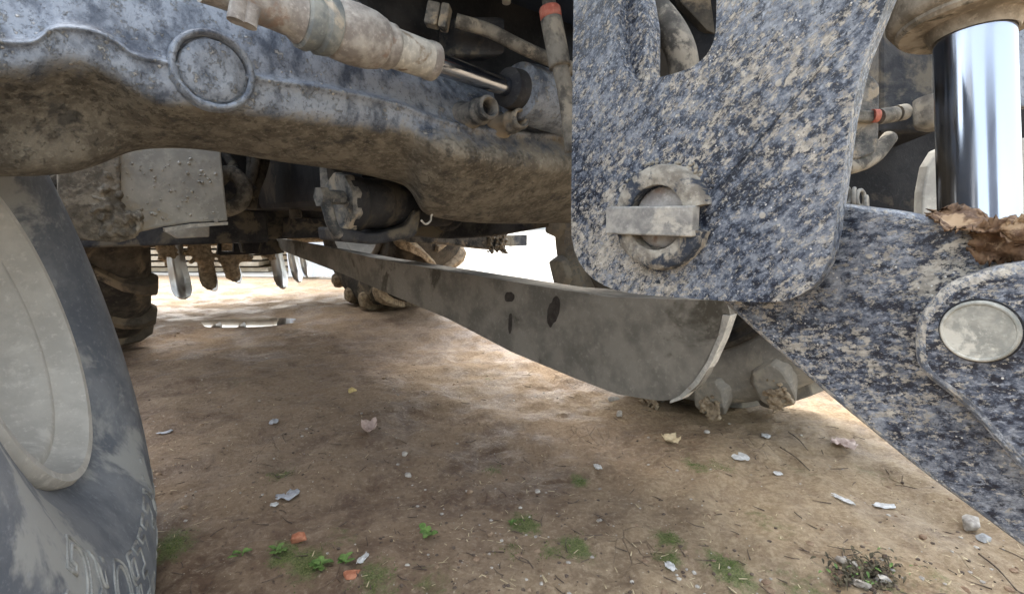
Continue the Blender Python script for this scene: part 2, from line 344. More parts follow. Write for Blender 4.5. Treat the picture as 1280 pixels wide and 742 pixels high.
for px, yt, yr, yf, yb in cols:
    deep = .10*min(1, max(0, (px-500)/60)); hub = 1-min(1, max(0, (px-110)/90)); hol = .03*hub
    sec = [(yt, .30, 0), (yt, .07, 0), (lerp(yt, yr, .6), .022, 0), (yr-6, .010, 0), (yr-2, .004, 0), (yr, -.008, 0), (yr+4, -.008, .05), (yr+9, -.001, .1), (lerp(yr, yf, .6), -.002-deep*.3, .2), (yf, .004-deep*.5, .45),
           (lerp(yf, yb, .25), .035+hol-deep*.4, .85), (lerp(yf, yb, .6), .08+hol-deep*.3, 1), (lerp(yf, yb, .88), .125, 1), (yb, .165, 1), (yb-1, .20, 1), (yb-20, .26, 1), (yb-60, .30, 1)]
    row = []
    for (y, bo, md) in sec:
        v = bm.verts.new(onB(px, y, AXB+bo)); v[ml] = min(1, md*(1 if px < 420 else 1.0)+(.35*min(1, max(0, (px-430)/150)))*(md > .01)); row.append(v)
    if prev:
        for i in range(len(row)): bm.faces.new((prev[i], row[i], row[(i+1) % len(row)], prev[(i+1) % len(row)]))
    prev = row
axle = subsurf(link('front_axle', bm, M['axle'], TR, 180), 2)
# cast ring and its disc on the axle's front face
rc = onB(266, 89, AXB-.002); nB = -BACK
bm = bmesh.new(); lathe(bm, rc, nB, [(.0400, -.004), (.0412, .008), (.0440, .0112), (.0472, .010), (.0495, .001), (.050, -.006)], 64)
for v in bm.verts: v.co += Vector((random.uniform(-.0006, .0006),)*3)
link('cast_ring', bm, M['axle'], axle, 180)
bm = bmesh.new(); lathe(bm, rc, nB, [(0, .0085), (.02, .0082), (.036, .0076), (.0405, -.006)], 64); link('cast_disc', bm, M['axle'], axle, 180)
# hose ports on the axle
for px, py, ln, rr in ((612, 134, .075, .0205), (652, 148, .060, .0185)):
    tip = onB(px, py, .715); d = (at(px, py, .9)-at(px-60, py+26, 1.02)).normalized()
    d = Vector((.62, -.76, .10)).normalized()
    bm = bmesh.new(); lathe(bm, tip, -d, [(rr*.68, .03), (rr*.68, 0), (rr*.8, -.003), (rr, 0), (rr*1.02, .008), (rr*.93, .011), (rr*.93, .019), (rr*1.12, .022), (rr*1.16, .030), (rr*1.02, .034), (rr*1.10, .055), (rr*1.45, ln), (rr*1.6, ln+.06)], 28)
    link('hose_port', bm, M['casting'], axle, 50)
    bm = bmesh.new(); lathe(bm, tip-d*.024, d, [(0, 0), (rr*.67, 0)], 20); link('port_bore', bm, M['black'], axle)
bm = bmesh.new(); a0 = onB(590, 160, .79); a1 = onB(652, 172, .80)
for v in blob(bm, (a0+a1)/2+BACK*.05, .05, 3, .06, seed=3): pass
link('port_boss', bm, M['axle'], axle, 180)

# steering cylinder ---------------------------------------------------
SC0 = onB(290, -14, .665); SC1 = onB(372, 22, .69)
ax = [onB(300, -8, .67), onB(385, 24, .69), onB(470, 52, .70), onB(540, 79, .71), onB(622, 105, .725), onB(720, 140, .74)]
sc = empty('steering_cylinder', ax[2]); sc.parent = TR; sc.location = ax[2]-wloc(TR)
dS = (ax[4]-ax[1]).normalized(); O = ax[1]
def S(px):     # distance along the cylinder for a picture column
    lo, hi = -.5, 1.0
    for _ in range(40):
        m_ = (lo+hi)/2; q = O+dS*m_; x_ = 640+F*(q.x)/((q-CAMP).dot(FW))
        if x_ < px: lo = m_
        else: hi = m_
    return lo
def PR(lst): return [(r_, S(px)) for px, r_ in lst]
def part_l(name, lst, m, sm=40, seg=40, caps=True):
    bm = bmesh.new(); pr = PR(lst)
    if caps: pr = [(0, pr[0][1])]+pr+[(0, pr[-1][1])]
    lathe(bm, O, dS, pr, seg); return link(name, bm, m, sc, sm)
part_l('ball_joint_shank', [(250, .020), (300, .020), (312, .024), (340, .025), (362, .027), (372, .033)], M['rust'])
part_l('rubber_boot', [(371, .030), (376, .037), (385, .038), (395, .034), (399, .0385), (412, .037), (417, .032)], dusty('boot_rubber', (.15, .17, .18), (.30, .31, .29), 30, (.45, .4, .33), .4))
part_l('joint_housing', [(415, .033), (420, .0375), (440, .0395), (462, .038), (474, .034), (476, .026)], M['rust'])
part_l('sleeve', [(474, .026), (478, .0305), (486, .0290), (492, .0275), (535, .0270), (541, .0250)], M['palemetal'])
part_l('sleeve_ring', [(476, .0295), (479, .0312), (487, .0312), (490, .0285)], M['rust'])
part_l('sleeve_end', [(532, .0275), (535, .0285), (541, .0285), (543, .020)], M['rust'])
part_l('piston_rod', [(538, .0165), (640, .0165)], M['chrome'], 60, 64)
part_l('gland', [(632, .020), (634, .034), (650, .037)], M['frame'])
part_l('barrel', [(646, .036), (648, .050), (662, .054), (700, .056), (800, .056)], M['axle'])
bm = bmesh.new()
for k in range(2): q = onB(300+k*14, 2+k*6, .655); cyl(bm, q, q+Vector((-.004, -.004, -.022)), .010, 10)
link('grease_nipple', bm, M['rust'], sc, 40)

# hydraulic hose with square fitting above it
fit = empty('hydraulic_line', at(560, 30, .86)); fit.parent = TR; fit.location = at(560, 30, .86)-wloc(TR)
bm = bmesh.new(); a = at(536, 18, .86); b = at(570, 26, .86); t = (b-a).normalized(); s1 = t.cross(ZUP).normalized(); s2 = s1.cross(t)
box(bm, a+t*.008, t*.011, s1*.014, s2*.018); box(bm, a+t*.028, t*.007, s1*.016, s2*.019)
bevel(link('fitting', bm, M['casting'], fit), .003)
bm = bmesh.new(); tube(bm, [b, at(610, 38, .87), at(650, 58, .88), at(690, 76, .90), at(730, 92, .92)], .0115); link('hose', bm, M['hose'], fit, 180)
bm = bmesh.new(); box(bm, at(588, 50, .93), RT*.045, BACK*.03, UP*.035); bevel(link('valve_block', bm, M['frame'], fit), .008)
# upright hose with its red ring
up = empty('upright_line', at(690, 20, .78)); up.parent = TR; up.location = at(690, 20, .78)-wloc(TR)
bm = bmesh.new(); tube(bm, [at(682, -60, .78), at(685, -10, .78), at(687, 12, .78)], .0105); link('upper_pipe', bm, M['hose'], up, 180)
bm = bmesh.new(); cyl(bm, at(687, 10, .78), at(689, 25, .78), .0165, 32); bevel(link('red_ring', bm, M['red'], up, 40), .003)
bm = bmesh.new(); tube(bm, [at(689, 25, .78), at(694, 50, .78), at(700, 84, .78)], .0165, 20); link('sleeve', bm, M['hose'], up, 180)
bm = bmesh.new(); tube(bm, [at(699, 80, .78), at(706, 110, .785), at(712, 150, .79), at(716, 190, .8)], .0125, 16); link('lower_pipe', bm, M['hose'], up, 180)
bm = bmesh.new(); cyl(bm, at(633, -12, .95), at(633, 4, .95), .008, 16); bm2 = bm; link('bolt_end', bm, M['palemetal'], TR, 40)

# loader bracket ------------------------------------------------------
PN = -LAT                                   # plates face the camera side
P0 = LB(.505, 0, 0)+Vector((0, 0, .6)); PL0 = .500; PLX = .545
def smooth_loop(pts, n=5):                  # corners given as (x, y, r): rounded in picture units
    out = []
    N = len(pts)
    for i, p in enumerate(pts):
        if len(p) == 2: out.append(p); continue
        x, y, r_ = p; a = pts[i-1]; b = pts[(i+1) % N]
        da = math.hypot(a[0]-x, a[1]-y); db = math.hypot(b[0]-x, b[1]-y)
        s = (x+(a[0]-x)*r_/da, y+(a[1]-y)*r_/da); e = (x+(b[0]-x)*r_/db, y+(b[1]-y)*r_/db)
        for k in range(n+1):
            t = k/n; out.append(((1-t)**2*s[0]+2*t*(1-t)*x+t*t*e[0], (1-t)**2*s[1]+2*t*(1-t)*y+t*t*e[1]))
    return out
def plate(name, pts, l, th, m, parent, bv=.004, seg=3):
    bm = bmesh.new(); prism(bm, [onL(x, y, l) for x, y in pts], LAT*th)
    wear_highlight = m in (M['plate'], M['arm'])
    return bevel(link(name, bm, [m, M['edge']] if wear_highlight else m, parent), bv, seg, 50, 1 if wear_highlight else -1)
brk = plate('loader_bracket', smooth_loop([(718, -70), (716, 60), (713, 355, 75), (972, 382, 105) if False else (800, 368, 20), (905, 376, 20), (1028, 380, 75), (1052, 230, 30), (1062, 150, 20), (1078, 78, 20), (1112, -8, 10), (1140, -70), (896, -70), (895, 78, 50), (790, 106, 14), (775, 74, 12), (768, -70)], 8), PL0, .020, M['plate'], TR, .005)
bm = bmesh.new(); prism(bm, [onL(x, y, PL0+.021) for x, y in ((772, -80), (790, -80), (808, 30), (808, 112), (796, 118), (772, 112))], LAT*.03)
bevel(link('gusset', bm, M['plate'], brk), .003)
# collar, pin and locking bar
pc = onL(829, 272, PL0)
Ra = .0565
def arc_ring(a0, a1, r0, r1, h, seg=28):
    bm = bmesh.new(); A, Bv, n = frame(PN); rows = []
    for i in range(seg+1):
        a = R(lerp(a0, a1, i/seg)); d = A*math.cos(a)+Bv*math.sin(a); j = .0006*math.sin(i*2.3)+.0004*math.sin(i*5.1)
        rows.append([bm.verts.new(pc+d*r_+n*hh) for r_, hh in ((r0, -.004), (r0, h-.001), (r0+.003, h+j), (r1-.006, h+j), (r1-.001+j, h-.004), (r1+.002+j, -.004))])
    for p, q in zip(rows, rows[1:]):
        for k in range(6): bm.faces.new((p[k], q[k], q[(k+1) % 6], p[(k+1) % 6]))
    bm.faces.new(rows[0]); bm.faces.new(rows[-1][::-1]); return bm
link('collar_half', arc_ring(14, 166, Ra*.62, Ra, .017), M['collar'], brk, 40)
link('collar_half', arc_ring(194, 346, Ra*.62, Ra, .017), M['collar'], brk, 40)
bm = bmesh.new(); lathe(bm, pc-LAT*.0005, PN, [(0, -.002), (.036, -.002)], 48); link('pin_bore', bm, M['black'], brk)
bm = bmesh.new(); lathe(bm, pc, PN, [(.0325, -.01), (.0325, .004), (.029, .0065), (.012, .008), (0, .0085)], 48); link('pin', bm, M['rust'], brk, 40)
A, Bv, n = frame(PN)
bm = bmesh.new(); box(bm, onL(823, 276, PL0)+n*.0165, A*.0545, Bv*.0158, n*.0075)
for v in bm.verts: v.co += Vector((random.uniform(-.0008, .0008), 0, random.uniform(-.0008, .0008)))
bevel(link('locking_bar', bm, M['bar'], brk), .0018)
for k in (-.022, -.004):
    bm = bmesh.new(); q = pc+A*k-Bv*.0475+n*.0135; lathe(bm, q, n, [(0, -.0), (.0032, .0004), (.0040, -.001)], 12); link('drill_mark', bm, M['frame'], brk, 60)
bm = bmesh.new()
for k in range(60):
    a = R(random.uniform(30, 150)); q = pc+(A*math.cos(a)+Bv*math.sin(a))*random.uniform(Ra*.98, Ra*1.16); blob(bm, q, random.uniform(.001, .003), 1, .4, seed=k)
o = link('dried_splash', bm, M['collar'], brk, 180); o['kind'] = 'stuff'
# hose in the notch
bm = bmesh.new(); tube(bm, [at(745, -60, .71), at(790, -12, .66), at(826, 22, .635), at(850, 62, .628), at(858, 112, .64)], .0185, 20)
hn = link('notch_hose', bm, M['hose'], TR, 180)
bm = bmesh.new(); cyl(bm, at(808, 3, .648), at(814, 9, .643), .0198, 24); link('hose_clip', bm, M['palemetal'], hn, 40)
bm = bmesh.new(); tube(bm, [at(700, -60, .8), at(760, -40, .8), at(806, 5, .79), at(830, 10, .79), at(838, -40, .79)], .004, 8); link('tie_wire', bm, M['bar'], hn, 180)

# lift arm ------------------------------------------------------------
arm = plate('lift_arm', smooth_loop([(985, 235), (1050, 254, 8), (1130, 264, 20), (1232, 287, 20), (1330, 312), (1480, 350), (1480, 900), (1400, 795), (1290, 693, 20), (1150, 589, 30), (1045, 503, 20), (935, 408, 30), (898, 372), (905, 330)]), PL0+.040, .026, M['arm'], TR, .005)
plate('boss_plate', smooth_loop([(1141, 402, 22), (1178, 355, 22), (1235, 334, 20), (1310, 322, 20), (1480, 330), (1480, 840), (1330, 655, 30), (1262, 575, 24), (1205, 510, 20), (1142, 462, 24)], 8), PL0+.008, .032, M['arm'], arm, .008)
pq = onL(1225, 413, PL0+.008)
bm = bmesh.new(); lathe(bm, pq, PN, [(.0232, -.004), (.0232, .0010), (.0240, .0010), (.0250, -.004)], 64); link('pin_sleeve', bm, M['black'], arm, 40)
bm = bmesh.new(); lathe(bm, pq, PN, [(.0227, -.006), (.0227, .0050), (.0217, .0068), (.0206, .0068), (.0200, .0058), (.012, .0055), (0, .0055)], 64); link('arm_pin', bm, M['pindisc'], arm, 40)

# lift cylinder -------------------------------------------------------
RD = .60; rb = at(1224, 300, RD); 
cylE = empty('lift_cylinder', rb); cylE.parent = TR; cylE.location = rb-wloc(TR)
rt = at(1216, 20, RD); dR = (rt-rb).normalized()
bm = bmesh.new(); cyl(bm, rb-dR*.04, rt+dR*.05, .0375, 96); link('piston_rod', bm, M['chrome'], cylE, 50)
gl = at(1217, 46, RD)
bm = bmesh.new(); lathe(bm, gl, dR, [(.0378, .0), (.040, -.001), (.044, .008), (.046, .012), (.070, .012), (.074, .016), (.074, .020), (.078, .022), (.083, .030), (.084, .09), (0, .09)], 72); link('gland', bm, dusty('dusty_gland', (.2, .17, .13), (.42, .37, .3), 30, (.1, .09, .07), .4), cylE, 40)
bm = bmesh.new(); cyl(bm, gl+dR*.09, gl+dR*.6, .075, 48); link('barrel', bm, M['axle'], cylE, 40)
bm = bmesh.new(); lathe(bm, rb-dR*.045, dR, [(.0, 0), (.06, 0), (.06, .02), (.035, .028), (0, .03)], 40); link('rod_eye', bm, M['bar'], cylE, 40)
# second arm plate behind the rod, with a pale lower edge
bm = bmesh.new(); prism(bm, [at(x, y, .83) for x, y in ((1152, 290), (1154, 240), (1160, 208), (1172, 188), (1200, 176), (1330, 170), (1330, 300))], (0, .02, 0)); bevel(link('inner_arm_plate', bm, M['tank'], TR), .003)
bm = bmesh.new(); prism(bm, [at(x, y, .9) for x, y in ((1268, -60), (1400, -60), (1400, 128), (1266, 134))], (.01, .03, 0)); bevel(link('side_plate', bm, M['axle'], TR), .003)
bm = bmesh.new(); lathe(bm, at(1172, 158, .9), dR, [(.0, -.004), (.022, -.003), (.030, .001), (.034, .008), (.034, .05), (0, .05)], 32); link('inner_gland', bm, M['bar'], TR, 40)

bm = bmesh.new(); lbox(bm, .76, 1.10, .36, .56, .78, 1.14); bevel(link('notch_dark_backing', bm, M['black'], TR), .01)  # black box added to darken the gap seen through the notch
bm = bmesh.new(); prism(bm, [at(x, y, .76) for x, y in ((838, -60), (930, -60), (930, 60), (884, 38), (850, 2))], (0, .02, 0)); bevel(link('guard_plate', bm, M['rubberdark'], TR), .002)
# black box added as backdrop for the dark interior, with fittings in front
bm = bmesh.new(); box(bm, at(1150, 60, 1.08), RT*.19, FW*.04, UP*.42)
bevel(link('loader_dark_backdrop', bm, M['black'], TR), .01)
bm = bmesh.new(); box(bm, at(1110, 112, 1.0), RT*.05, FW*.05, UP*.10); bevel(link('frame_rib', bm, M['frame'], TR), .006)
vb = empty('coupling_block', at(1080, 130, .84)); vb.parent = TR; vb.location = at(1080, 130, .84)-wloc(TR)
bm = bmesh.new(); prism(bm, [at(x, y, .84) for x, y in smooth_loop([(1050, 92), (1088, 92, 8), (1101, 104, 8), (1099, 190, 10), (1070, 200, 4), (1050, 200)])], (0, .04, 0)); bevel(link('housing', bm, M['casting'], vb), .005, 3)
bm = bmesh.new(); box(bm, at(1076, 146, .835), RT*.026, FW*.008, UP*.009); bevel(link('pipe_stub', bm, M['hose'], vb), .004)
bm = bmesh.new(); cyl(bm, at(1090, 145, .832), at(1097, 145, .832), .0105, 20); link('red_seal', bm, M['red'], vb, 40)
bm = bmesh.new(); cyl(bm, at(1098, 146, .84), at(1118, 143, .85), .0125, 24); link('coupling', bm, M['hose'], vb, 40)
bm = bmesh.new(); cyl(bm, at(1121, 142, .85), at(1131, 140, .855), .0130, 24); link('coupling', bm, M['hose'], vb, 40)
bm = bmesh.new(); tube(bm, [at(1030, 208, .84), at(1064, 208, .85), at(1092, 196, .87), at(1112, 172, .89)], .0125, 16); link('return_hose', bm, M['hose'], TR, 180)
ch = empty('chain', at(1066, 246, .72)); ch.parent = TR; ch.location = at(1066, 246, .72)-wloc(TR)
for k, (x, y) in enumerate(((1058, 244), (1068, 246), (1076, 248), (1083, 256))):
    bm = bmesh.new(); q = at(x, y, .74); tube(bm, [q+RT*(.009*math.cos(t)*(1 if k % 2 == 0 else .5))+UP*(.012*math.sin(t))+FW*(.005*math.cos(t)) for t in np.linspace(0, 2*math.pi, 13)], .0028, 8, 3, False); link('chain_link', bm, M['bar'], ch, 180)

# long subframe beam --------------------------------------------------
BL = .95
def Lp(px, py, l=BL): return onL(px, py, l)
beam = plate('subframe_beam', smooth_loop([(340, 296), (352, 313), (430, 343), (500, 373, 6), (560, 398, 8), (640, 440, 8), (720, 473, 8), (770, 492, 12), (842, 504, 30), (878, 480, 20), (913, 394, 2), (908, 376), (760, 371, 8), (690, 360, 8), (560, 339, 8), (465, 322), (420, 311)], 6), BL, .022, M['beam'], TR, .003)
bm = bmesh.new(); prism(bm, [Lp(x, y)+LAT*.0225 for x, y in ((352, 303), (470, 326), (690, 364), (860, 378))][:4]+[Lp(x, y)+LAT*.0225-ZUP*.012 for x, y in ((860, 378), (690, 364), (470, 326), (352, 303))], LAT*.10)
link('top_flange', bm, M['beam'], beam)
bm = bmesh.new(); prism(bm, [Lp(x, y)-LAT*.003 for x, y in ((904, 393), (898, 420), (884, 452), (868, 476), (850, 494), (838, 500), (838, 503.5), (853, 498.5), (873, 480), (890, 454), (904, 423), (914, 394))], LAT*.028); bevel(link('lit_end_strip', bm, M['palemetal'], beam), .001)  # brightness of the lit end face put into a paler strip
def stain(px, py, rx, rz, seed=1):
    r_ = random.Random(seed); c = Lp(px, py)-LAT*.0008; bm = bmesh.new(); vs_ = []
    for i in range(26):
        a = 2*math.pi*i/26; k = 1+.22*math.sin(a*2+seed)+.12*(r_.random()-.5)
        vs_.append(bm.verts.new(c+BACK*(-math.cos(a)*rx*k)+ZUP*(math.sin(a)*rz*k+.25*rz*math.cos(a))))
    bm.faces.new(vs_); link('oil_stain', bm, simple('oil_stain', (.035, .03, .027), (.06, .052, .045), 40, .7), beam)
stain(692, 389, .020, .043, 1); stain(637, 371, .018, .018, 2); stain(638, 404, .011, .025, 5)

# tank / step box on the near side -------------------------------------
tank = empty('side_tank', LB(.2, 1.4, .58)); tank.parent = TR; tank.location = LB(.2, 1.4, .58)-wloc(TR)
bm = bmesh.new(); fr = [onB(x, y, 1.40) for x, y in ((149, 150), (149, 295), (175, 290), (205, 283), (240, 278), (285, 276), (272, 150))]
prism(bm, fr, BACK*.5); bevel(link('tank_shell', bm, M['tank'], tank), .004)
bm = bmesh.new(); prism(bm, [onB(x, y, 1.392) for x, y in ((205, 285), (240, 279.5), (285, 277.5), (285, 281), (240, 284), (207, 290))], BACK*.02); link('bottom_lip', bm, M['palemetal'], tank)
bm = bmesh.new(); prism(bm, [onB(x, y, 1.385) for x, y in ((70, 150), (72, 298), (150, 303), (172, 297), (153, 290), (149, 150))], BACK*.45); bevel(link('side_bracket', bm, M['greymud'], tank), .004)
bm = bmesh.new(); r_ = random.Random(4)
for k in range(120):
    x = r_.gauss(142, 13); y = 294-abs(r_.gauss(0, 30)); x = min(max(x, 118), 200)
    if x > 155: y = max(y, 270)
    blob(bm, onB(x, min(y, 296), 1.388), r_.uniform(.003, .012), 1, .45, seed=k)
bs_ = bmesh.new()
for k in range(70): blob(bs_, onB(r_.uniform(155, 272), r_.uniform(195, 275), 1.399), r_.choice([.0015, .002, .0035]), 1, .4, seed=k+500)
o = link('mud_specks', bs_, M['palemetal'], tank, 180); o['kind'] = 'stuff'
o = link('caked_mud', bm, M['greymud'], tank, 180); o['kind'] = 'stuff'; clod(o, .0028)
bm = bmesh.new(); cyl(bm, onB(270, 275, 1.395), onB(270, 275, 1.38), .006, 6); link('bolt', bm, M['bar'], tank)

# hoses behind the tank
hs = empty('hose_bundle', LB(.45, 1.5, .6)); hs.parent = TR; hs.location = LB(.45, 1.5, .6)-wloc(TR)
def hose(pts, r_, m='darkhose'):
    bm = bmesh.new(); tube(bm, pts, r_, 12); return link('hose', bm, M[m], hs, 180)
hose([at(272, 226, 1.38), at(284, 216, 1.38), at(298, 222, 1.38), at(306, 238, 1.38), at(300, 254, 1.38), at(284, 262, 1.38), at(262, 264, 1.4)], .020, 'hose')
hose([at(268, 170, 1.5), at(284, 196, 1.48), at(302, 222, 1.45), at(318, 240, 1.45)], .013)
hose([at(312, 150, 1.5), at(314, 190, 1.48), at(312, 230, 1.45)], .012)
hose([at(322, 160, 1.5), at(320, 200, 1.46), at(312, 232, 1.45), at(306, 258, 1.45)], .012)
hose([at(336, 150, 1.5), at(330, 205, 1.5), at(318, 240, 1.48), at(314, 262, 1.48)], .014)
hose([at(362, 150, 1.6), at(364, 220, 1.6), at(370, 272, 1.6)], .018)
hose([at(392, 150, 1.5), at(396, 210, 1.5), at(404, 262, 1.5)], .026)
bm = bmesh.new(); prism(bm, [at(x, y, 1.30) for x, y in ((398, 180), (430, 180), (430, 262), (402, 262))], (0, .03, 0)); link('pale_bracket', bm, M['bar'], TR)

# drive motor slung under the axle ------------------------------------
dm_ = empty('drive_motor', onB(440, 255, 1.0)); dm_.parent = TR; dm_.location = onB(440, 255, 1.0)-wloc(TR)
c0 = onB(424, 254, 1.03); dl = (LAT*1+BACK*.12).normalized()
bm = bmesh.new(); lathe(bm, c0, dl, [(0, .004), (.030, .004), (.034, .0), (.056, .0), (.060, .006), (.060, .035), (.054, .04), (.054, .10), (.050, .104), (.050, .28), (0, .28)], 40); link('motor_body', bm, M['black'], dm_, 40)
bm = bmesh.new(); lathe(bm, c0-dl*.004, dl, [(0, 0), (.044, 0), (.061, .001), (.063, .006), (.063, .018), (.061, .022)], 9); link('end_flange', bm, M['casting'], dm_, 30)
bm = bmesh.new(); q = onB(404, 246, 1.0); cyl(bm, q, q+dl*.05, .014, 8); cyl(bm, q-dl*.01, q+dl*.006, .020, 6); link('pipe_union', bm, M['casting'], dm_, 40)
bm = bmesh.new(); tube(bm, [onB(404, 240, 1.0), onB(410, 262, .99), onB(416, 282, .99), onB(424, 292, 1.0), onB(432, 284, 1.01)], .011); link('elbow', bm, M['casting'], dm_, 180)
bm = bmesh.new(); prism(bm, [onB(x, y, .99) for x, y in smooth_loop([(424, 284), (470, 292, 8), (510, 282, 8), (518, 262), (528, 262), (522, 296, 8), (470, 306, 10), (426, 302)])], BACK*.12); bevel(link('skid_plate', bm, M['frame'], dm_), .006)
bm = bmesh.new(); tube(bm, [onB(549, 266, .93), onB(540, 268, .93), onB(538, 276, .93), onB(532, 280, .93), onB(526, 275, .93)], .0022, 8); link('spring_hook', bm, M['palemetal'], dm_, 180)

# underside: crossmember, gearbox, hanging brackets --------------------
bm = bmesh.new(); lbox(bm, -.10, .62, 2.2, 2.5, .495, .62); lbox(bm, .2, 1.5, 2.25, 2.6, .505, .66); bevel(link('crossmember', bm, M['frame'], TR), .008)
bm = bmesh.new(); prism(bm, [onB(x, y, 2.12) for x, y in ((364, 271), (418, 273), (420, 298), (362, 297))], BACK*.1); bevel(link('mount_plate', bm, M['frame'], TR), .004)
bm = bmesh.new(); prism(bm, [onB(x, y, 2.1) for x, y in ((205, 288), (262, 282), (262, 296), (222, 298))], BACK*.05); bevel(link('mount_plate', bm, M['tank'], TR), .004)
gb = empty('gearbox', LB(.8, 1.4, .55)); gb.parent = TR; gb.location = LB(.8, 1.4, .55)-wloc(TR)
bm = bmesh.new(); prism(bm, [onB(x, y, 1.35) for x, y in smooth_loop([(500, 240), (500, 292, 10), (560, 299, 14), (620, 296, 14), (680, 285, 16), (735, 276), (735, 240)])], BACK*.25); bevel(link('sump', bm, M['frame'], gb), .012, 3)
bm = bmesh.new(); lathe(bm, onB(560, 262, 1.33), -BACK, [(.065, -.05), (.065, 0), (.055, .01), (0, .012)], 32); link('sump_cover', bm, M['frame'], gb, 40)
bm = bmesh.new(); prism(bm, [onB(x, y, 1.7) for x, y in smooth_loop([(490, 285), (495, 302, 4), (560, 305, 4), (632, 314, 3), (634, 288)])], BACK*.2); bevel(link('drawbar', bm, M['casting'], gb), .006)
bm = bmesh.new(); r_ = random.Random(9)
for k in range(90): blob(bm, onB(r_.uniform(610, 633), r_.uniform(292, 315), 1.69), r_.uniform(.003, .011), 1, .5, seed=k)
o = link('clinging_mud', bm, M['greymud'], gb, 180); o['kind'] = 'stuff'; clod(o, .003)
bm = bmesh.new(); box(bm, onB(640, 300, 3.6), LAT*.10, BACK*.1, ZUP*.05); bevel(link('rear_hitch', bm, M['frame'], TR), .006)
# body above: engine, hood, cab
bm = bmesh.new(); lbox(bm, .30, 1.12, 1.95, 3.3, .62, 1.05); lbox(bm, .52, 1.12, 1.12, 1.95, .62, 1.05); lbox(bm, .30, .52, 1.12, 1.95, .86, 1.05); lbox(bm, .45, .95, .95, 1.3, .72, 1.05); bevel(link('chassis', bm, M['black'], TR), .02)
bm = bmesh.new(); lbox(bm, .40, 1.0, .85, 1.2, .78, 1.2); bevel(link('engine_block', bm, M['black'], TR), .02)
bm = bmesh.new(); prism(bm, [LB(.30, b, z) for b, z in ((.45, 1.02), (.35, 1.15), (.38, 1.45), (.55, 1.62), (2.0, 1.72), (2.0, 1.05))], LAT*.74); bevel(link('hood', bm, simple('hood_paint', (.03, .04, .06), (.05, .06, .08), 10, .4), TR), .03)
cab = empty('cab', LB(.67, 2.6, 1.0)); cab.parent = TR; cab.location = LB(.67, 2.6, 1.0)-wloc(TR)
bm = bmesh.new(); lbox(bm, .0, 1.34, 2.0, 3.5, 1.0, 1.35); bevel(link('cab_base', bm, M['frame'], cab), .02)
bm = bmesh.new(); lbox(bm, -.05, 1.39, 1.95, 3.55, 2.65, 2.8); bevel(link('cab_roof', bm, M['tank'], cab), .04)
gm = NT('cab_glass'); gmat = gm.done((.05, .06, .06), .1)
bm = bmesh.new(); lbox(bm, .04, 1.30, 2.04, 3.46, 1.35, 2.65); link('cab_glazing', bm, gmat, cab)

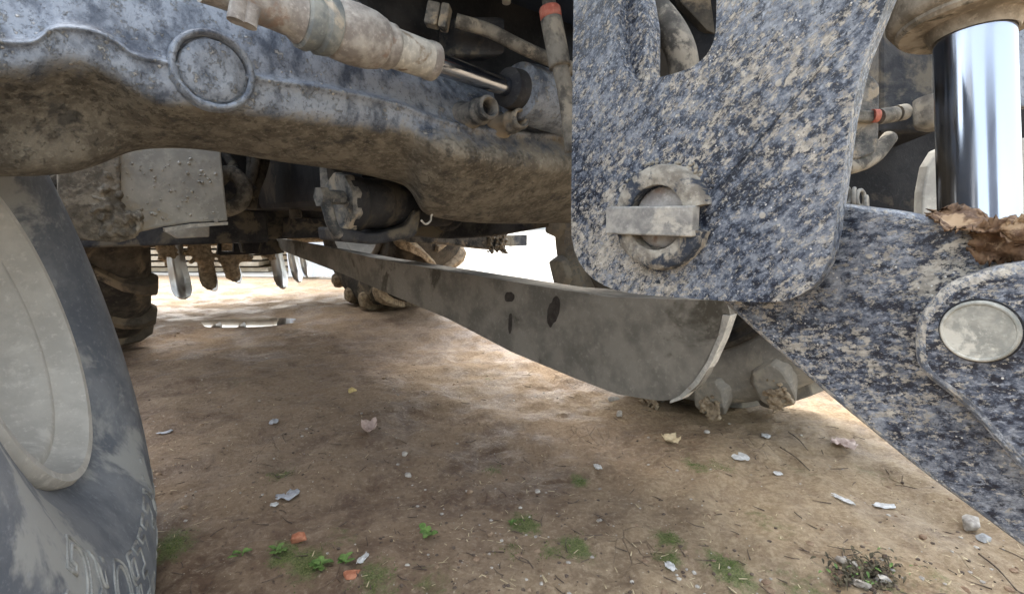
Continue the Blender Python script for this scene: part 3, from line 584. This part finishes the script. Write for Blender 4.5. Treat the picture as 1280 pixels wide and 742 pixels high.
# wheels --------------------------------------------------------------
_wc = {}
def make_wheel(name, c, n, Rr, rr, W, mt, mrim, spin=0.0, nl=16, lugh=.034, text=None, lettering_r=None, both=True, lmat=None, bulge=0.0, lugw=1.0):
    n = Vector(n).normalized(); X = ZUP.cross(n).normalized(); mat_ = Matrix((X, n.cross(X), n)).transposed().to_4x4(); mat_.translation = Vector(c)
    w = empty('wheel', c); w.parent = TR; w.matrix_basis = Matrix.Translation(-wloc(TR)) @ mat_
    rt_ = Rr-lugh; h = W/2; sw = rt_-rr
    prof = [(rr-.008, h*.72), (rr+.004, h*.86), (rr+.018, h*.90), (rr+sw*.22, h*.98), (rr+sw*.28, h*1.0), (rr+sw*.42, h*1.06), (rr+sw*.58, h*1.07), (rr+sw*.72, h*1.03), (rr+sw*.75, h*1.035), (rr+sw*.77, h*1.01), (rr+sw*.86, h*.96), (rr+sw*.95, h*.80), (rt_, h*.55), (rt_+.004, 0)]
    N_ = len(prof)
    prof = [(a, b*(1+bulge*math.sin(math.pi*min(1, max(0, (a-rr)/sw))**.8))) for a, b in prof]
    prof = prof+[(a, -b) for a, b in prof[-2::-1]]
    def lk(nm, bm, m, sm, par=w):
        bmesh.ops.recalc_face_normals(bm, faces=bm.faces); me = bpy.data.meshes.new(nm); bm.to_mesh(me); bm.free(); me.materials.append(m)
        if sm: shade(me, sm)
        o = bpy.data.objects.new(nm, me); COL.objects.link(o); o.parent = par; return o
    bm = bmesh.new(); lathe(bm, (0, 0, 0), (0, 0, 1), prof, 112); lk('tyre', bm, mt, 55)
    bm = bmesh.new(); rp = [(rr-.002, h*.70), (rr+.012, h*.90), (rr+.014, h*1.02), (rr+.009, h*1.08), (rr-.001, h*1.07), (rr-.006, h*.98), (rr-.012, h*.86), (rr-.020, h*.80), (rr-.030, h*.82), (rr-.036, h*.80), (rr-.042, h*.72), (rr-.055, h*.52), (rr-.085, h*.36), (rr-.12, h*.34), (rr*.5, h*.30), (rr*.42, h*.42), (rr*.25, h*.46), (0, h*.48)]
    lathe(bm, (0, 0, 0), (0, 0, 1), rp, 96); lathe(bm, (0, 0, 0), (0, 0, 1), [(0, -h*.3), (rr*.5, -h*.3), (rr-.03, -h*.6), (rr+.012, -h*.9), (rr, -h*.7)], 64); lk('rim', bm, mrim, 40)
    # one lug mesh per side, shared
    meshes = []
    for sgn in (1, -1):
        bm = bmesh.new(); secs = []; lw = lugw
        path = [(-.06, rt_+.002, 0.00, lugh*.9, .024), (.15, rt_, .10, lugh, .024), (.50, rt_-.001, .26, lugh, .026), (.80, rt_-.012, .36, lugh*1.02, .034), (.97, rt_-.030, .405, lugh*1.05, .044), (1.06, rt_-.062, .42, lugh*.62, .046), (1.07, rt_-.088, .425, lugh*.55, .032), (1.05, rt_-.094, .425, lugh*.1, .028)]
        for s_, r_, a_, hh, hw in path:
            zc = s_*h*sgn; ang = a_*sgn*0+a_*.55
            nr, nz = (1, 0) if s_ < .7 else ((.88, .48) if s_ < .9 else ((.6, .8) if s_ < 1.0 else (.25, .97)))
            ring = []
            for (o_, k) in ((-hw*1.25*lw, -.35), (-hw*.8*lw, 1), (hw*.8*lw, 1), (hw*1.25*lw, -.35)):
                r2 = r_+nr*hh*k; z2 = zc+nz*hh*k*sgn; aa = ang+o_/Rr; ring.append(bm.verts.new((r2*math.cos(aa), r2*math.sin(aa), z2)))
            secs.append(ring)
        for p, q in zip(secs, secs[1:]):
            for k in range(4): bm.faces.new((p[k], q[k], q[(k+1) % 4], p[(k+1) % 4]))
        bm.faces.new(secs[0]); bm.faces.new(secs[-1][::-1])
        bmesh.ops.bevel(bm, geom=[e for e in bm.edges], offset=.0035, segments=1, affect='EDGES')
        bmesh.ops.recalc_face_normals(bm, faces=bm.faces); me = bpy.data.meshes.new('lug'); bm.to_mesh(me); bm.free(); me.materials.append(lmat or mt); meshes.append(me)
    for k in range(nl):
        for j, me in enumerate(meshes):
            o = bpy.data.objects.new('lug', me); COL.objects.link(o); o.parent = w; o.rotation_euler = (0, 0, spin+2*math.pi*(k+.5*j)/nl)
    if text:
        st, a0, size, thick, rbase, xs_ = text
        cu = bpy.data.curves.new('lettering', 'FONT'); cu.body = st; cu.size = size; cu.fill_mode = 'NONE'; cu.bevel_depth = thick; cu.bevel_resolution = 1; cu.resolution_u = 5; cu.space_character = 1.12
        to = bpy.data.objects.new('tmp', cu); COL.objects.link(to); bpy.context.view_layer.update()
        me = bpy.data.meshes.new_from_object(to.evaluated_get(bpy.context.evaluated_depsgraph_get())); bpy.data.objects.remove(to)
        me.name = 'lettering'
        zs = [(a, b) for a, b in prof[:N_]]
        for v in me.vertices:
            rad = rbase+v.co.y; ang = a0-v.co.x*xs_/(rbase+size*.35)
            z = np.interp(rad, [a for a, _ in zs], [b for _, b in zs])
            v.co = (rad*math.cos(ang), rad*math.sin(ang), z+v.co.z*.8+thick*.15)
        me.materials.clear(); me.materials.append(M['lettering']); shade(me, 180)
        o = bpy.data.objects.new('lettering', me); COL.objects.link(o); o.parent = w
    return w
nW = Vector((.845, .525, .20)).normalized()
CL = Vector((-.650, .65, .455))-nW*.125
wl = make_wheel('wheel', CL, nW, .53, .203, .26, M['rubber'], M['rim'], .1, 16, lugh=.014, bulge=.26, text=('TRELLEBORG', R(-58), .112, .0022, .325, .80))
CR = Vector((.56, 1.40, .575))+BACK*.14+LAT*.05
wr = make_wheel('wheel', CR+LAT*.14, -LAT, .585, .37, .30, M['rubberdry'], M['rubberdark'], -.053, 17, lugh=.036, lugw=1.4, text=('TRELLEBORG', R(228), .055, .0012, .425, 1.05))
RLc = LB(.05, 3.10, .70); RRc = LB(1.62, 3.15, .70)
make_wheel('wheel', RLc, LAT, .72, .40, .40, M['rubberdark'], M['rim'], .06, 18, lugh=.03)
make_wheel('wheel', RRc, -LAT, .72, .40, .42, M['rubberdark'], M['rim'], .1, 18, lugh=.04, lmat=M['mud'])
for w_, lb in ((wl, 'front wheel with pale rim at left edge'), (wr, 'far front wheel with muddy lugs')): w_['label'] = lb
# mud packed on the far front wheel's lugs
bm = bmesh.new(); r_ = random.Random(2)
for k in range(17):
    th = (-.053+.231+2*math.pi*k/17+math.pi) % (2*math.pi)-math.pi
    if not -2.3 < th < -.9: continue
    for q in range(70):
        rad = .545+.036+min(-.006, r_.gauss(-.038, .016)); a = th+max(-.05, min(.05, r_.gauss(0, .035)))
        blob(bm, (rad*math.cos(a), rad*math.sin(a), .15*1.06+.022+r_.uniform(0, .006)), r_.uniform(.003, .009), 1, .5, seed=q)
me = bpy.data.meshes.new('packed_mud'); bm.to_mesh(me); bm.free(); me.materials.append(M['mud']); o = bpy.data.objects.new('packed_mud', me); COL.objects.link(o); o.parent = wr; o['kind'] = 'stuff'; clod(o, .0025)

# ------------------------------------------------------------ rotavator behind
RO = empty('rotavator', LB(.5, 3.95, 0)); tag(RO, 'rotary tiller with curved bright-tipped blades hanging behind the tractor', 'tiller')
bm = bmesh.new(); cyl(bm, LB(-.3, 3.95, .45), LB(1.9, 3.95, .45), .05, 20); link('rotor_shaft', bm, M['mud'], RO, 40)
bm = bmesh.new(); prism(bm, [LB(-.35, 3.95+b, z) for b, z in ((-.35, .72), (-.1, .86), (.25, .8), (.5, .55), (.5, .52), (.24, .77), (-.1, .83), (-.34, .69))], LAT*2.3); link('hood_cover', bm, M['frame'], RO)
def blade(pts, w, m1):
    bm = bmesh.new(); path = catmull(pts, 5); n_ = len(path); rows = []
    for i, p in enumerate(path):
        t = (path[min(i+1, n_-1)]-path[max(i-1, 0)]).normalized(); s_ = t.cross(BACK).normalized(); k = i/(n_-1)
        ww = w*(.75+.35*math.sin(k*2.2)) if k < .85 else w*.98*math.sqrt(max(.02, 1-((k-.85)/.155)**2))
        rows.append([bm.verts.new(p+s_*ww-BACK*.002), bm.verts.new(p-BACK*.006), bm.verts.new(p-s_*ww-BACK*.002), bm.verts.new(p+BACK*.006)])
    for p, q in zip(rows, rows[1:]):
        for k in range(4): bm.faces.new((p[k], q[k], q[(k+1) % 4], p[(k+1) % 4]))
    bm.faces.new(rows[0]); bm.faces.new(rows[-1][::-1]); return link('blade', bm, m1, RO, 180)
for (xa, ya, xb, yb, w, b, shiny) in ((216, 306, 229, 374, .040, 3.85, 1), (252, 300, 262, 362, .036, 3.95, 0), (282, 300, 293, 352, .034, 4.0, 0), (341, 300, 353, 361, .034, 3.9, 1), (362, 305, 373, 353, .028, 3.98, 1), (376, 305, 385, 347, .026, 4.05, 1)):
    w *= 1.3
    blade([onB(xa, ya-20, b+.05), onB(xa+(xb-xa)*.35, lerp(ya, yb, .3), b), onB(lerp(xa, xb, .75), lerp(ya, yb, .7), b-.03), onB(xb, yb, b-.12)], w, M['shiny'] if shiny else M['mud'])
    if not shiny:
        blade([onB(lerp(xa, xb, .7)+4, lerp(ya, yb, .6), b+.02), onB(lerp(xa, xb, .85)+4, lerp(ya, yb, .85), b-.02), onB(xb+2, yb+1, b-.11)], w*.8, M['shiny'])
bm = bmesh.new(); r_ = random.Random(12)
for cx, cy, sx, sy, nn_ in ((208, 312, 8, 9, 60), (218, 322, 7, 8, 50), (248, 312, 8, 9, 60), (258, 325, 5, 9, 45), (284, 322, 7, 8, 50), (300, 318, 8, 7, 45), (335, 315, 6, 6, 35), (290, 340, 4, 8, 30)):
    for k in range(nn_): blob(bm, onB(r_.gauss(cx, sx*.6), r_.gauss(cy, sy*.6), 3.88), r_.uniform(.01, .034), 1, .45, seed=k)
o = link('clinging_soil', bm, M['mud'], RO, 180); o['kind'] = 'stuff'; clod(o, .008)
lk_ = empty('lower_link', LB(.8, 3.3, .5)); lk_.parent = TR; lk_.location = LB(.8, 3.3, .5)-wloc(TR)
bm = bmesh.new(); prism(bm, [onB(x, y, 3.3) for x, y in ((273, 300), (277, 300), (277, 314), (292, 314), (292, 304), (300, 304), (344, 300), (352, 316), (276, 319), (272, 318))], BACK*.03); link('hitch_bracket', bm, M['black'], lk_)
bm = bmesh.new(); prism(bm, [onB(x, y, 3.2) for x, y in ((300, 300), (345, 298), (356, 316), (330, 319), (304, 316))], BACK*.06); link('hitch_plate', bm, M['frame'], lk_)

# ------------------------------------------------------------ background
PK = empty('plank_stack', Vector((-3.3, 5.6, 0))); tag(PK, 'stack of pale weathered planks in the yard beyond the tiller', 'planks')
r_ = random.Random(5)
for c in range(9):
    for k in range(3):
        x0 = -6.0+k*1.75+r_.uniform(-.05, .05); z = .02+c*.062; ln = 1.66; y = 5.45+r_.uniform(-.05, .03)+.02*x0
        bm = bmesh.new(); box(bm, Vector((x0+ln/2, y+.45, z+.02)), Vector((ln/2, .03*r_.uniform(-1, 1), .003*r_.uniform(-1, 1))), (0, .45, 0), (0, 0, .020)); link('plank', bm, M['wood'], PK)
SH = empty('sheet_stack', Vector((-1.6, 5.2, 0))); tag(SH, 'ribbed pale metal sheet leaning in the yard behind the far rear wheel', 'metal sheet')
bm = bmesh.new(); rows = []
for i in range(33):
    x = -2.15+i*.036; y = 4.9+.012*(1 if i % 4 < 2 else -1); rows.append((bm.verts.new((x, y, .02)), bm.verts.new((x-.25, y+.5, .8))))
for p, q in zip(rows, rows[1:]): bm.faces.new((p[0], q[0], q[1], p[1]))
o = link('ribbed_sheet', bm, M['tin'], SH); sm_ = o.modifiers.new('solid', 'SOLIDIFY'); sm_.thickness = .004
BW = empty('barn', Vector((6, 24, 0))); tag(BW, 'pale barn wall far behind the tractor', 'barn')
bm = bmesh.new(); box(bm, Vector((4, 26, 2)), (14, 0, 0), (0, 3, 0), (0, 0, 2)); link('wall', bm, M['barnmetal'], BW)
bm = bmesh.new(); prism(bm, [Vector((-10.6, 22.6, 3.95)), Vector((-10.6, 29.4, 3.95)), Vector((-10.6, 26, 5.6))], (29.2, 0, 0)); link('roof', bm, M['tin'], BW)

# unseen buildings added behind the camera to stripe the chrome rod's reflection
SB = empty('reflection_shed', Vector((0.2, -7, 0))); tag(SB, 'unseen grey shed added for its reflection in the chrome', 'shed')
bm = bmesh.new(); box(bm, Vector((.2, -7.5, 1.9)), (1.6, 0, 0), (0, 1.0, 0), (0, 0, 1.9)); link('wall', bm, simple('reflection_shed_wall', (.06, .07, .09), (.10, .11, .13), 2), SB)
bm = bmesh.new(); prism(bm, [Vector((-1.6, -6.3, 3.75)), Vector((-1.6, -8.7, 3.75)), Vector((-1.6, -7.5, 4.6))], (3.6, 0, 0)); link('roof', bm, M['frame'], SB)
HB = empty('reflection_house', Vector((-9, -6, 0))); tag(HB, 'unseen plain house added for its reflection in the chrome', 'building')
bm = bmesh.new(); box(bm, Vector((-9.5, -6.5, 2.2)), (1.5, -.9, 0), (1.4, 2.4, 0), (0, 0, 2.2)); link('wall', bm, simple('reflection_house_wall', (.20, .20, .19), (.27, .26, .25), 2), HB)

# ------------------------------------------------------------ dry leaf on the lift arm
def crumpled(name, cpt, u, v, n, w, h, m, lab, cat, seed=1, nx=14, ny=9, amp=.006, jag=.15, curl=0.0, th=.0006):
    r2 = np.random.default_rng(seed); bm = bmesh.new(); g = []
    ph = r2.uniform(0, 6, 6)
    for j in range(ny):
        row = []
        for i in range(nx):
            s_ = i/(nx-1)*2-1; t_ = j/(ny-1)*2-1; e = max(.05, 1-abs(s_)**3*.5+jag*r2.uniform(-1, 1)*(abs(t_) > .8))
            z = amp*(math.sin(s_*5+ph[0]+t_*2)*.6+math.sin(s_*9+ph[1]-t_*4)*.35+math.sin(t_*7+ph[2]+s_*3)*.4+r2.uniform(-.25, .25))+curl*(s_*s_+t_*t_)
            row.append(bm.verts.new(Vector(cpt)+u*(s_*w/2*(1+jag*.5*r2.uniform(-1, 1)*(abs(s_) > .9)))+v*(t_*h/2*e)+n*z))
        g.append(row)
    for j in range(ny-1):
        for i in range(nx-1): bm.faces.new((g[j][i], g[j][i+1], g[j+1][i+1], g[j+1][i]))
    o = link(name, bm, m, None, 180); sm = o.modifiers.new('solid', 'SOLIDIFY'); sm.thickness = th
    tag(o, lab, cat); return o
DL = empty('dry_leaf', onL(1240, 290, PL0+.03)); tag(DL, 'crumpled dry brown leaf lying on the lift arm below the chrome rod', 'dry leaf')
def leafpart(nm, *a, **k):
    o = crumpled(nm, *a, **k); del o['label']; del o['category']; o.parent = DL; o.location = -Vector(DL.location); return o
lc1 = onL(1264, 302, PL0+.030)
leafpart('leaf_blade', lc1, -BACK, (ZUP*.95-LAT*.2).normalized(), (-LAT*.9-ZUP*.2).normalized(), .044, .033, M['leaf'], 'x', 'x', seed=3, nx=34, ny=26, amp=.0042, jag=.28)
lc2 = onL(1222, 277, PL0+.045)
leafpart('curled_edge', lc2, (-BACK*.98-ZUP*.22).normalized(), (LAT*.8+ZUP*.25).normalized(), ZUP, .062, .050, M['leaf'], 'x', 'x', seed=8, nx=34, ny=22, amp=.0042, jag=.3)

# ------------------------------------------------------------ things on the ground
MG = {k: simple(k+'_stuff', a, b, 60, rg, .5) for k, a, b, rg in (
    ('paper', (.48, .47, .45), (.68, .67, .65), .8), ('pinkleaf', (.42, .30, .25), (.60, .47, .40), .7), ('tanleaf', (.52, .42, .26), (.70, .58, .38), .7), ('stone', (.30, .27, .24), (.50, .46, .40), .9),
    ('greystone', (.27, .27, .27), (.42, .42, .41), .9), ('brick', (.36, .13, .07), (.50, .22, .13), .9), ('green', (.07, .13, .03), (.17, .27, .07), .6), ('yellow', (.45, .33, .12), (.60, .47, .22), .7),
    ('clod', (.20, .13, .085), (.33, .24, .16), .95), ('twig', (.07, .05, .04), (.16, .12, .09), .9), ('straw', (.42, .33, .2), (.62, .52, .34), .8), ('plastic', (.34, .35, .38), (.5, .5, .52), .35), ('darkleaf', (.045, .038, .024), (.12, .10, .06), .8), ('bark', (.22, .19, .16), (.42, .38, .32), .9))}
X_, Y_ = Vector((1, 0, 0)), Vector((0, 1, 0))
def scrap(name, px, py, wpx, hpx, m, lab, cat, seed=1, rot=0.0, amp=.003, jag=.2, curl=0.0, lift=.004, group=None):
    p = gpt(px, py, lift); d = (p-CAMP).dot(FW); sc_ = .86*d/F; tilt = max(.35, (CAMP.z)/(p-CAMP).length)
    u = Matrix.Rotation(rot, 3, 'Z') @ X_; v = Matrix.Rotation(rot, 3, 'Z') @ Y_
    o = crumpled(name, (0, 0, 0), u, v, ZUP, wpx*sc_, hpx*sc_/tilt, MG[m], lab, cat, seed, 9, 7, amp, jag, curl); o.location = p
    if group: o['group'] = group
    return o
def rock(name, px, py, wpx, hpx, m, lab, cat, seed=1, sink=.2, ax=0.0, group=None, jit=.14):
    p = gpt(px, py); d = (p-CAMP).dot(FW); s_ = d/F; bm = bmesh.new(); q_ = random.Random(seed)
    for k in range(22):
        v = Vector((q_.gauss(0, 1), q_.gauss(0, 1), q_.gauss(0, 1))).normalized(); v = Vector([math.copysign(abs(c)**.7, c) for c in v])
        bm.verts.new(Matrix.Rotation(ax, 3, 'Z') @ Vector((v.x*wpx*s_*.5, v.y*wpx*s_*.4, v.z*hpx*s_*.5)))
    bmesh.ops.convex_hull(bm, input=bm.verts); o = link(name, bm, MG[m], None); bevel(o, wpx*s_*.05, 1, 10)
    o.location = p+Vector((0, 0, hpx*s_*.25)); tag(o, lab, cat, group); return o
scrap('curled_leaf', 462, 544, 22, 16, 'pinkleaf', 'curled pinkish leaf lying alone on bare brown dirt', 'leaf', 2, .3, .003, .15, .012, .006)
scrap('dry_leaf', 838, 556, 22, 11, 'tanleaf', 'pale tan dry leaf on dirt below the rounded beam end', 'leaf', 4, .2, .003, .2, .008, .006)
scrap('paper_scrap', 924, 577, 24, 11, 'paper', 'white rectangular paper scrap on sandy dirt', 'paper', 6, -.05, .0015, .06)
scrap('paper_scrap', 747, 586, 9, 7, 'paper', 'tiny bright white crumpled scrap beside a moss patch', 'paper', 7, .4, .003)
scrap('leaf_fragment', 1054, 561, 32, 12, 'pinkleaf', 'pale torn leaf fragment near the far wheel mud', 'leaf', 9, -.3, .004, .3, .004, .005)
scrap('paper_scrap', 1049, 628, 10, 18, 'paper', 'narrow pale strip lying upright on sandy dirt', 'paper', 10, .5, .0015, .1)
scrap('paper_scrap', 1105, 632, 30, 6, 'paper', 'long thin whitish strip below the lift arm edge', 'paper', 11, -.1, .0015, .2)
scrap('paper_scrap', 972, 595, 12, 5, 'paper', 'small oval white flake right of the rectangular scrap', 'paper', 12, 0, .001, .1)
scrap('paper_scrap', 957, 548, 12, 6, 'paper', 'small pale flake just below the muddy tyre lugs', 'paper', 17, -.5, .001, .1)
scrap('plastic_wrapper', 360, 619, 30, 12, 'plastic', 'dull grey plastic wrapper flattened into the dirt', 'wrapper', 13, .25, .003, .25)
scrap('paper_scrap', 343, 631, 11, 5, 'paper', 'small white flake touching the grey wrapper', 'paper', 14, .2, .001, .1)
scrap('flat_flake', 206, 541, 20, 6, 'plastic', 'flat grey flake beside the near front tyre', 'flake', 15, 0, .001, .1)
scrap('dark_leaf', 343, 533, 12, 7, 'plastic', 'small grey leaf on bare dirt left of centre', 'leaf', 16, .3, .002, .2)
scrap('white_shell', 454, 703, 10, 14, 'paper', 'white shell-like flake at the end of a green sprig', 'flake', 18, -.4, .003, .1)
scrap('white_chip', 838, 711, 12, 11, 'paper', 'white chip at the foot of a narrow moss patch', 'chip', 19, .4, .002, .2)
rock('yellow_nut', 441, 493, 11, 8, 'yellow', 'yellowish nut shell on the dirt under the beam', 'nut', 3)
rock('brick_fragment', 373, 672, 20, 15, 'brick', 'orange-red brick fragment beside green weeds', 'brick fragment', 5, ax=.4, jit=.2)
rock('stone', 1213, 663, 26, 22, 'stone', 'pale lump of stone on sandy dirt near the lift arm', 'stone', 8, ax=.8, jit=.2)
rock('brick_fragment', 440, 724, 24, 5, 'brick', 'flat faded brick chip at the bottom edge of the dirt', 'brick fragment', 6, ax=.2)
rock('stone', 1228, 681, 18, 9, 'greystone', 'flat grey stone touching the pale lump of stone', 'stone', 12, ax=.3)
rock('stone', 672, 502 if False else 610, 7, 5, 'stone', 'tiny pale pebble on dirt left of the moss', 'stone', 13)
rock('stone', 883, 569 if False else 545, 8, 5, 'stone', 'small pebble right of the tan leaf', 'stone', 14)
rock('stone', 510, 588, 9, 7, 'stone', 'small pale pebble beside a tiny green tuft', 'stone', 15)
rock('stone', 506, 565, 8, 7, 'stone', 'small tan pebble right of the curled pinkish leaf', 'stone', 16)
rock('stone', 767, 497, 16, 6, 'stone', 'flat tan stone under the rounded end of the beam', 'stone', 21)
rock('stone', 774, 517, 8, 9, 'stone', 'small upright tan stone below the beam end', 'stone', 22)
# seedling and sprigs
def leafmesh(bm, base, direc, ln, w, up=.3):
    d = Vector(direc).normalized(); s_ = d.cross(ZUP).normalized(); c0 = Vector(base); pts = [(0, 0), (.25, .7), (.55, 1), (.85, .6), (1, 0)]
    L_, R_, C_ = [], [], []
    for t, k in pts:
        c = c0+d*ln*t+ZUP*(up*ln*math.sin(t*2.4)); C_.append(bm.verts.new(c)); L_.append(bm.verts.new(c+s_*w*k/2+ZUP*w*.15)); R_.append(bm.verts.new(c-s_*w*k/2+ZUP*w*.15))
    for i in range(4):
        for A_, B_ in ((L_, C_), (C_, R_)):
            try: bm.faces.new((A_[i], A_[i+1], B_[i+1], B_[i]))
            except ValueError: pass
def plant(name, px, py, nl, size, m, lab, seed):
    r_ = random.Random(seed); p = gpt(px, py); t = empty(name, p); tag(t, lab, 'weed')
    for k in range(nl):
        a = r_.uniform(0, 6.3); bm = bmesh.new(); b = Vector((r_.uniform(-1, 1)*size*.25, r_.uniform(-1, 1)*size*.25, .003))
        leafmesh(bm, b, (math.cos(a), math.sin(a), .1), size*r_.uniform(.6, 1.1), size*r_.uniform(.4, .6), r_.uniform(.1, .4)); o = link('leaf', bm, MG[m], None, 180); o.parent = t
    bm = bmesh.new(); tube(bm, [Vector((0, 0, -.004)), Vector((.002, 0, .006)), Vector((.004, .004, .012))], .0012, 6, 3); o = link('stem', bm, MG[m], None, 180); o.parent = t
plant('seedling', 533, 671, 6, .026, 'green', 'bright green seedling with a few broad leaves on bare dirt', 3)
plant('weed', 348, 686, 9, .018, 'green', 'small green weed beside the brick fragment', 4)
plant('weed', 302, 690, 5, .018, 'green', 'little dark green sprig left of the brick fragment', 5)
plant('weed', 400, 708, 14, .02, 'green', 'dense green clump of weed below the brick fragment', 6)
plant('weed', 432, 707, 6, .022, 'green', 'flat green sprig ending at the white shell flake', 7)
plant('weed', 638, 649, 5, .014, 'green', 'tiny bright leaf at the left of the round moss patch', 8)
# moss tufts: short fibres
def moss():
    r_ = random.Random(21); bm = bmesh.new()
    for px, py, rad, s_ in MOSS[:20]:
        if s_ < .5: continue
        c = gpt(px, py)
        for k in range(int(260*s_*(rad/.035))):
            x = c.x+r_.gauss(0, rad*.42); y = c.y+r_.gauss(0, rad*.55); z = float(hz(x, y)); a = r_.uniform(0, 6.3); l = r_.uniform(.002, .006)
            d = Vector((math.cos(a), math.sin(a), r_.uniform(.3, 1.5))).normalized()*l; s2 = Vector((-math.sin(a), math.cos(a), 0))*.0011; b = Vector((x, y, z-.001))
            bm.faces.new([bm.verts.new(q) for q in (b-s2, b+s2, b+d)])
    o = link('moss', bm, simple('moss_fibre', (.05, .085, .018), (.15, .19, .05), 90)); tag(o, 'short green moss in scattered patches on the dirt', 'moss', kind='stuff')
moss()
# gravel, straw and crumbs of soil
def scatter(name, n, m, lab, cat, mk, seed):
    r_ = random.Random(seed); bm = bmesh.new()
    for k in range(n):
        px = r_.uniform(150, 1330); py = 742-(r_.random()**1.25)*370+r_.uniform(0, 20)
        p = gpt(px, py)
        if p.y > 5 or (name != 'twig_litter' and float(vnoise(p.x*6+11, p.y*6)+vnoise(p.x*2.3, p.y*2.3)) < r_.uniform(-.35, .15)): continue
        mk(bm, p, r_, k)
    o = link(name, bm, MG[m], None, None); tag(o, lab, cat, kind='stuff')
def tetra(bm, p, s_, r_):
    res = bmesh.ops.create_icosphere(bm, subdivisions=1, radius=1)
    for v in res['verts']: v.co = p+Vector((v.co.x*s_*r_.uniform(.7, 1.3), v.co.y*s_*r_.uniform(.7, 1.3), v.co.z*s_*.6*r_.uniform(.7, 1.2)))
scatter('gravel', 650, 'stone', 'scattered tiny pale pebbles over the dirt', 'gravel', lambda bm, p, r_, k: tetra(bm, p, r_.choice([.0012, .0016, .002, .003, .0045]), r_), 31)
scatter('soil_crumbs', 1100, 'bark' if False else 'brick' if False else 'twig', 'scattered dark crumbs of soil over the dirt', 'soil crumbs', lambda bm, p, r_, k: tetra(bm, p, r_.choice([.0012, .0018, .0025, .004]), r_), 32)
scatter('dirt_clods', 420, 'clod', 'small half-buried clods of brown dirt', 'dirt clods', lambda bm, p, r_, k: tetra(bm, p-ZUP*.001, r_.choice([.003, .004, .005, .008]), r_), 36)
def strawbit(bm, p, r_, k):
    a = r_.uniform(0, 3.14); l = r_.uniform(.004, .016); d = Vector((math.cos(a), math.sin(a), r_.uniform(-.1, .2)))*l; s2 = Vector((-math.sin(a), math.cos(a), 0))*r_.uniform(.0005, .0013); b = p+ZUP*.002
    vs_ = [bm.verts.new(q) for q in (b-s2, b+s2, b+d+s2*.6, b+d-s2*.6)]; bm.faces.new(vs_)
scatter('straw_litter', 900, 'straw', 'scattered straw bits and flakes over the dirt', 'litter', strawbit, 33)
def twigbit(bm, p, r_, k):
    a = r_.gauss(2.5, .8); l = r_.uniform(.01, .045); d = Vector((math.cos(a), math.sin(a), 0)); pts = [p+ZUP*.0015+d*l*t+Vector((-d.y, d.x, 0))*r_.uniform(-.1, .1)*l for t in (-.5, 0, .5)]
    tube(bm, pts, lambda t: .0011*(1-.5*t), 5, 2)
scatter('twig_litter', 300, 'twig', 'thin dark twigs and rootlets lying over the dirt', 'litter', twigbit, 34)
def clump():
    r_ = random.Random(44); t = empty('debris_clump', gpt(1082, 722)); tag(t, 'clump of dark rotten leaves and bark at the bottom of the dirt', 'debris')
    def put(nm, mk, m, stuff=False, sm=180):
        bm = bmesh.new(); mk(bm); o = link(nm, bm, m, t, sm)
        if stuff: o['kind'] = 'stuff'
    def leaves(bm):
        for k in range(230):
            p = gpt(1082+r_.gauss(0, 21), 722+r_.gauss(0, 10), .001+r_.random()*.007); a = r_.uniform(0, 6.3); leafmesh(bm, p, (math.cos(a), math.sin(a), r_.uniform(-.3, .6)), r_.uniform(.006, .018), r_.uniform(.003, .007), r_.uniform(0, .5))
    def leaves2(bm):
        for k in range(34):
            p = gpt(1090+r_.gauss(0, 22), 724+r_.gauss(0, 9), .003+r_.random()*.006); a = r_.uniform(0, 6.3); leafmesh(bm, p, (math.cos(a), math.sin(a), r_.uniform(-.3, .5)), r_.uniform(.005, .014), r_.uniform(.002, .006), r_.uniform(0, .5))
    put('leaf_litter', leaves, MG['darkleaf'], True); put('green_litter', leaves2, MG['green'], True)
    put('soil_lumps', lambda bm: [blob(bm, gpt(1082+r_.gauss(0, 20), 724+r_.gauss(0, 8), .001), r_.uniform(.002, .006), 1, .4, seed=k) for k in range(70)], MG['twig'], True)
    put('bark_piece', lambda bm: blob(bm, gpt(1056, 706, .008), (.016, .008, .006), 2, .3, ax=-.7, seed=4), MG['bark'], sm=40)
    put('bark_piece', lambda bm: blob(bm, gpt(1074, 737, .006), (.014, .007, .005), 2, .3, ax=-.4, seed=5), MG['bark'], sm=40)
    put('bark_piece', lambda bm: blob(bm, gpt(1102, 727, .006), (.012, .008, .005), 2, .3, ax=-.3, seed=6), MG['stone'], sm=40)
clump()
for x0, y0, x1, y1, lb in ((975, 562, 1012, 592, 'thin dark twig right of the rectangular paper scrap'), (985, 545, 1010, 565, 'short dark twig below the muddy tyre lugs'), (1222, 700, 1270, 742, 'dark curved twig in the bottom right corner')):
    bm = bmesh.new(); a = gpt(x0, y0, .003); b = gpt(x1, y1, .003); c = (a+b)/2+Vector((.004, .003, .002)); tube(bm, [p-a for p in (a, c, b)], lambda t: .0016*(1-.4*t), 6, 5); o = link('twig', bm, MG['twig'], None, 180); o.location = a; tag(o, lb, 'twig')
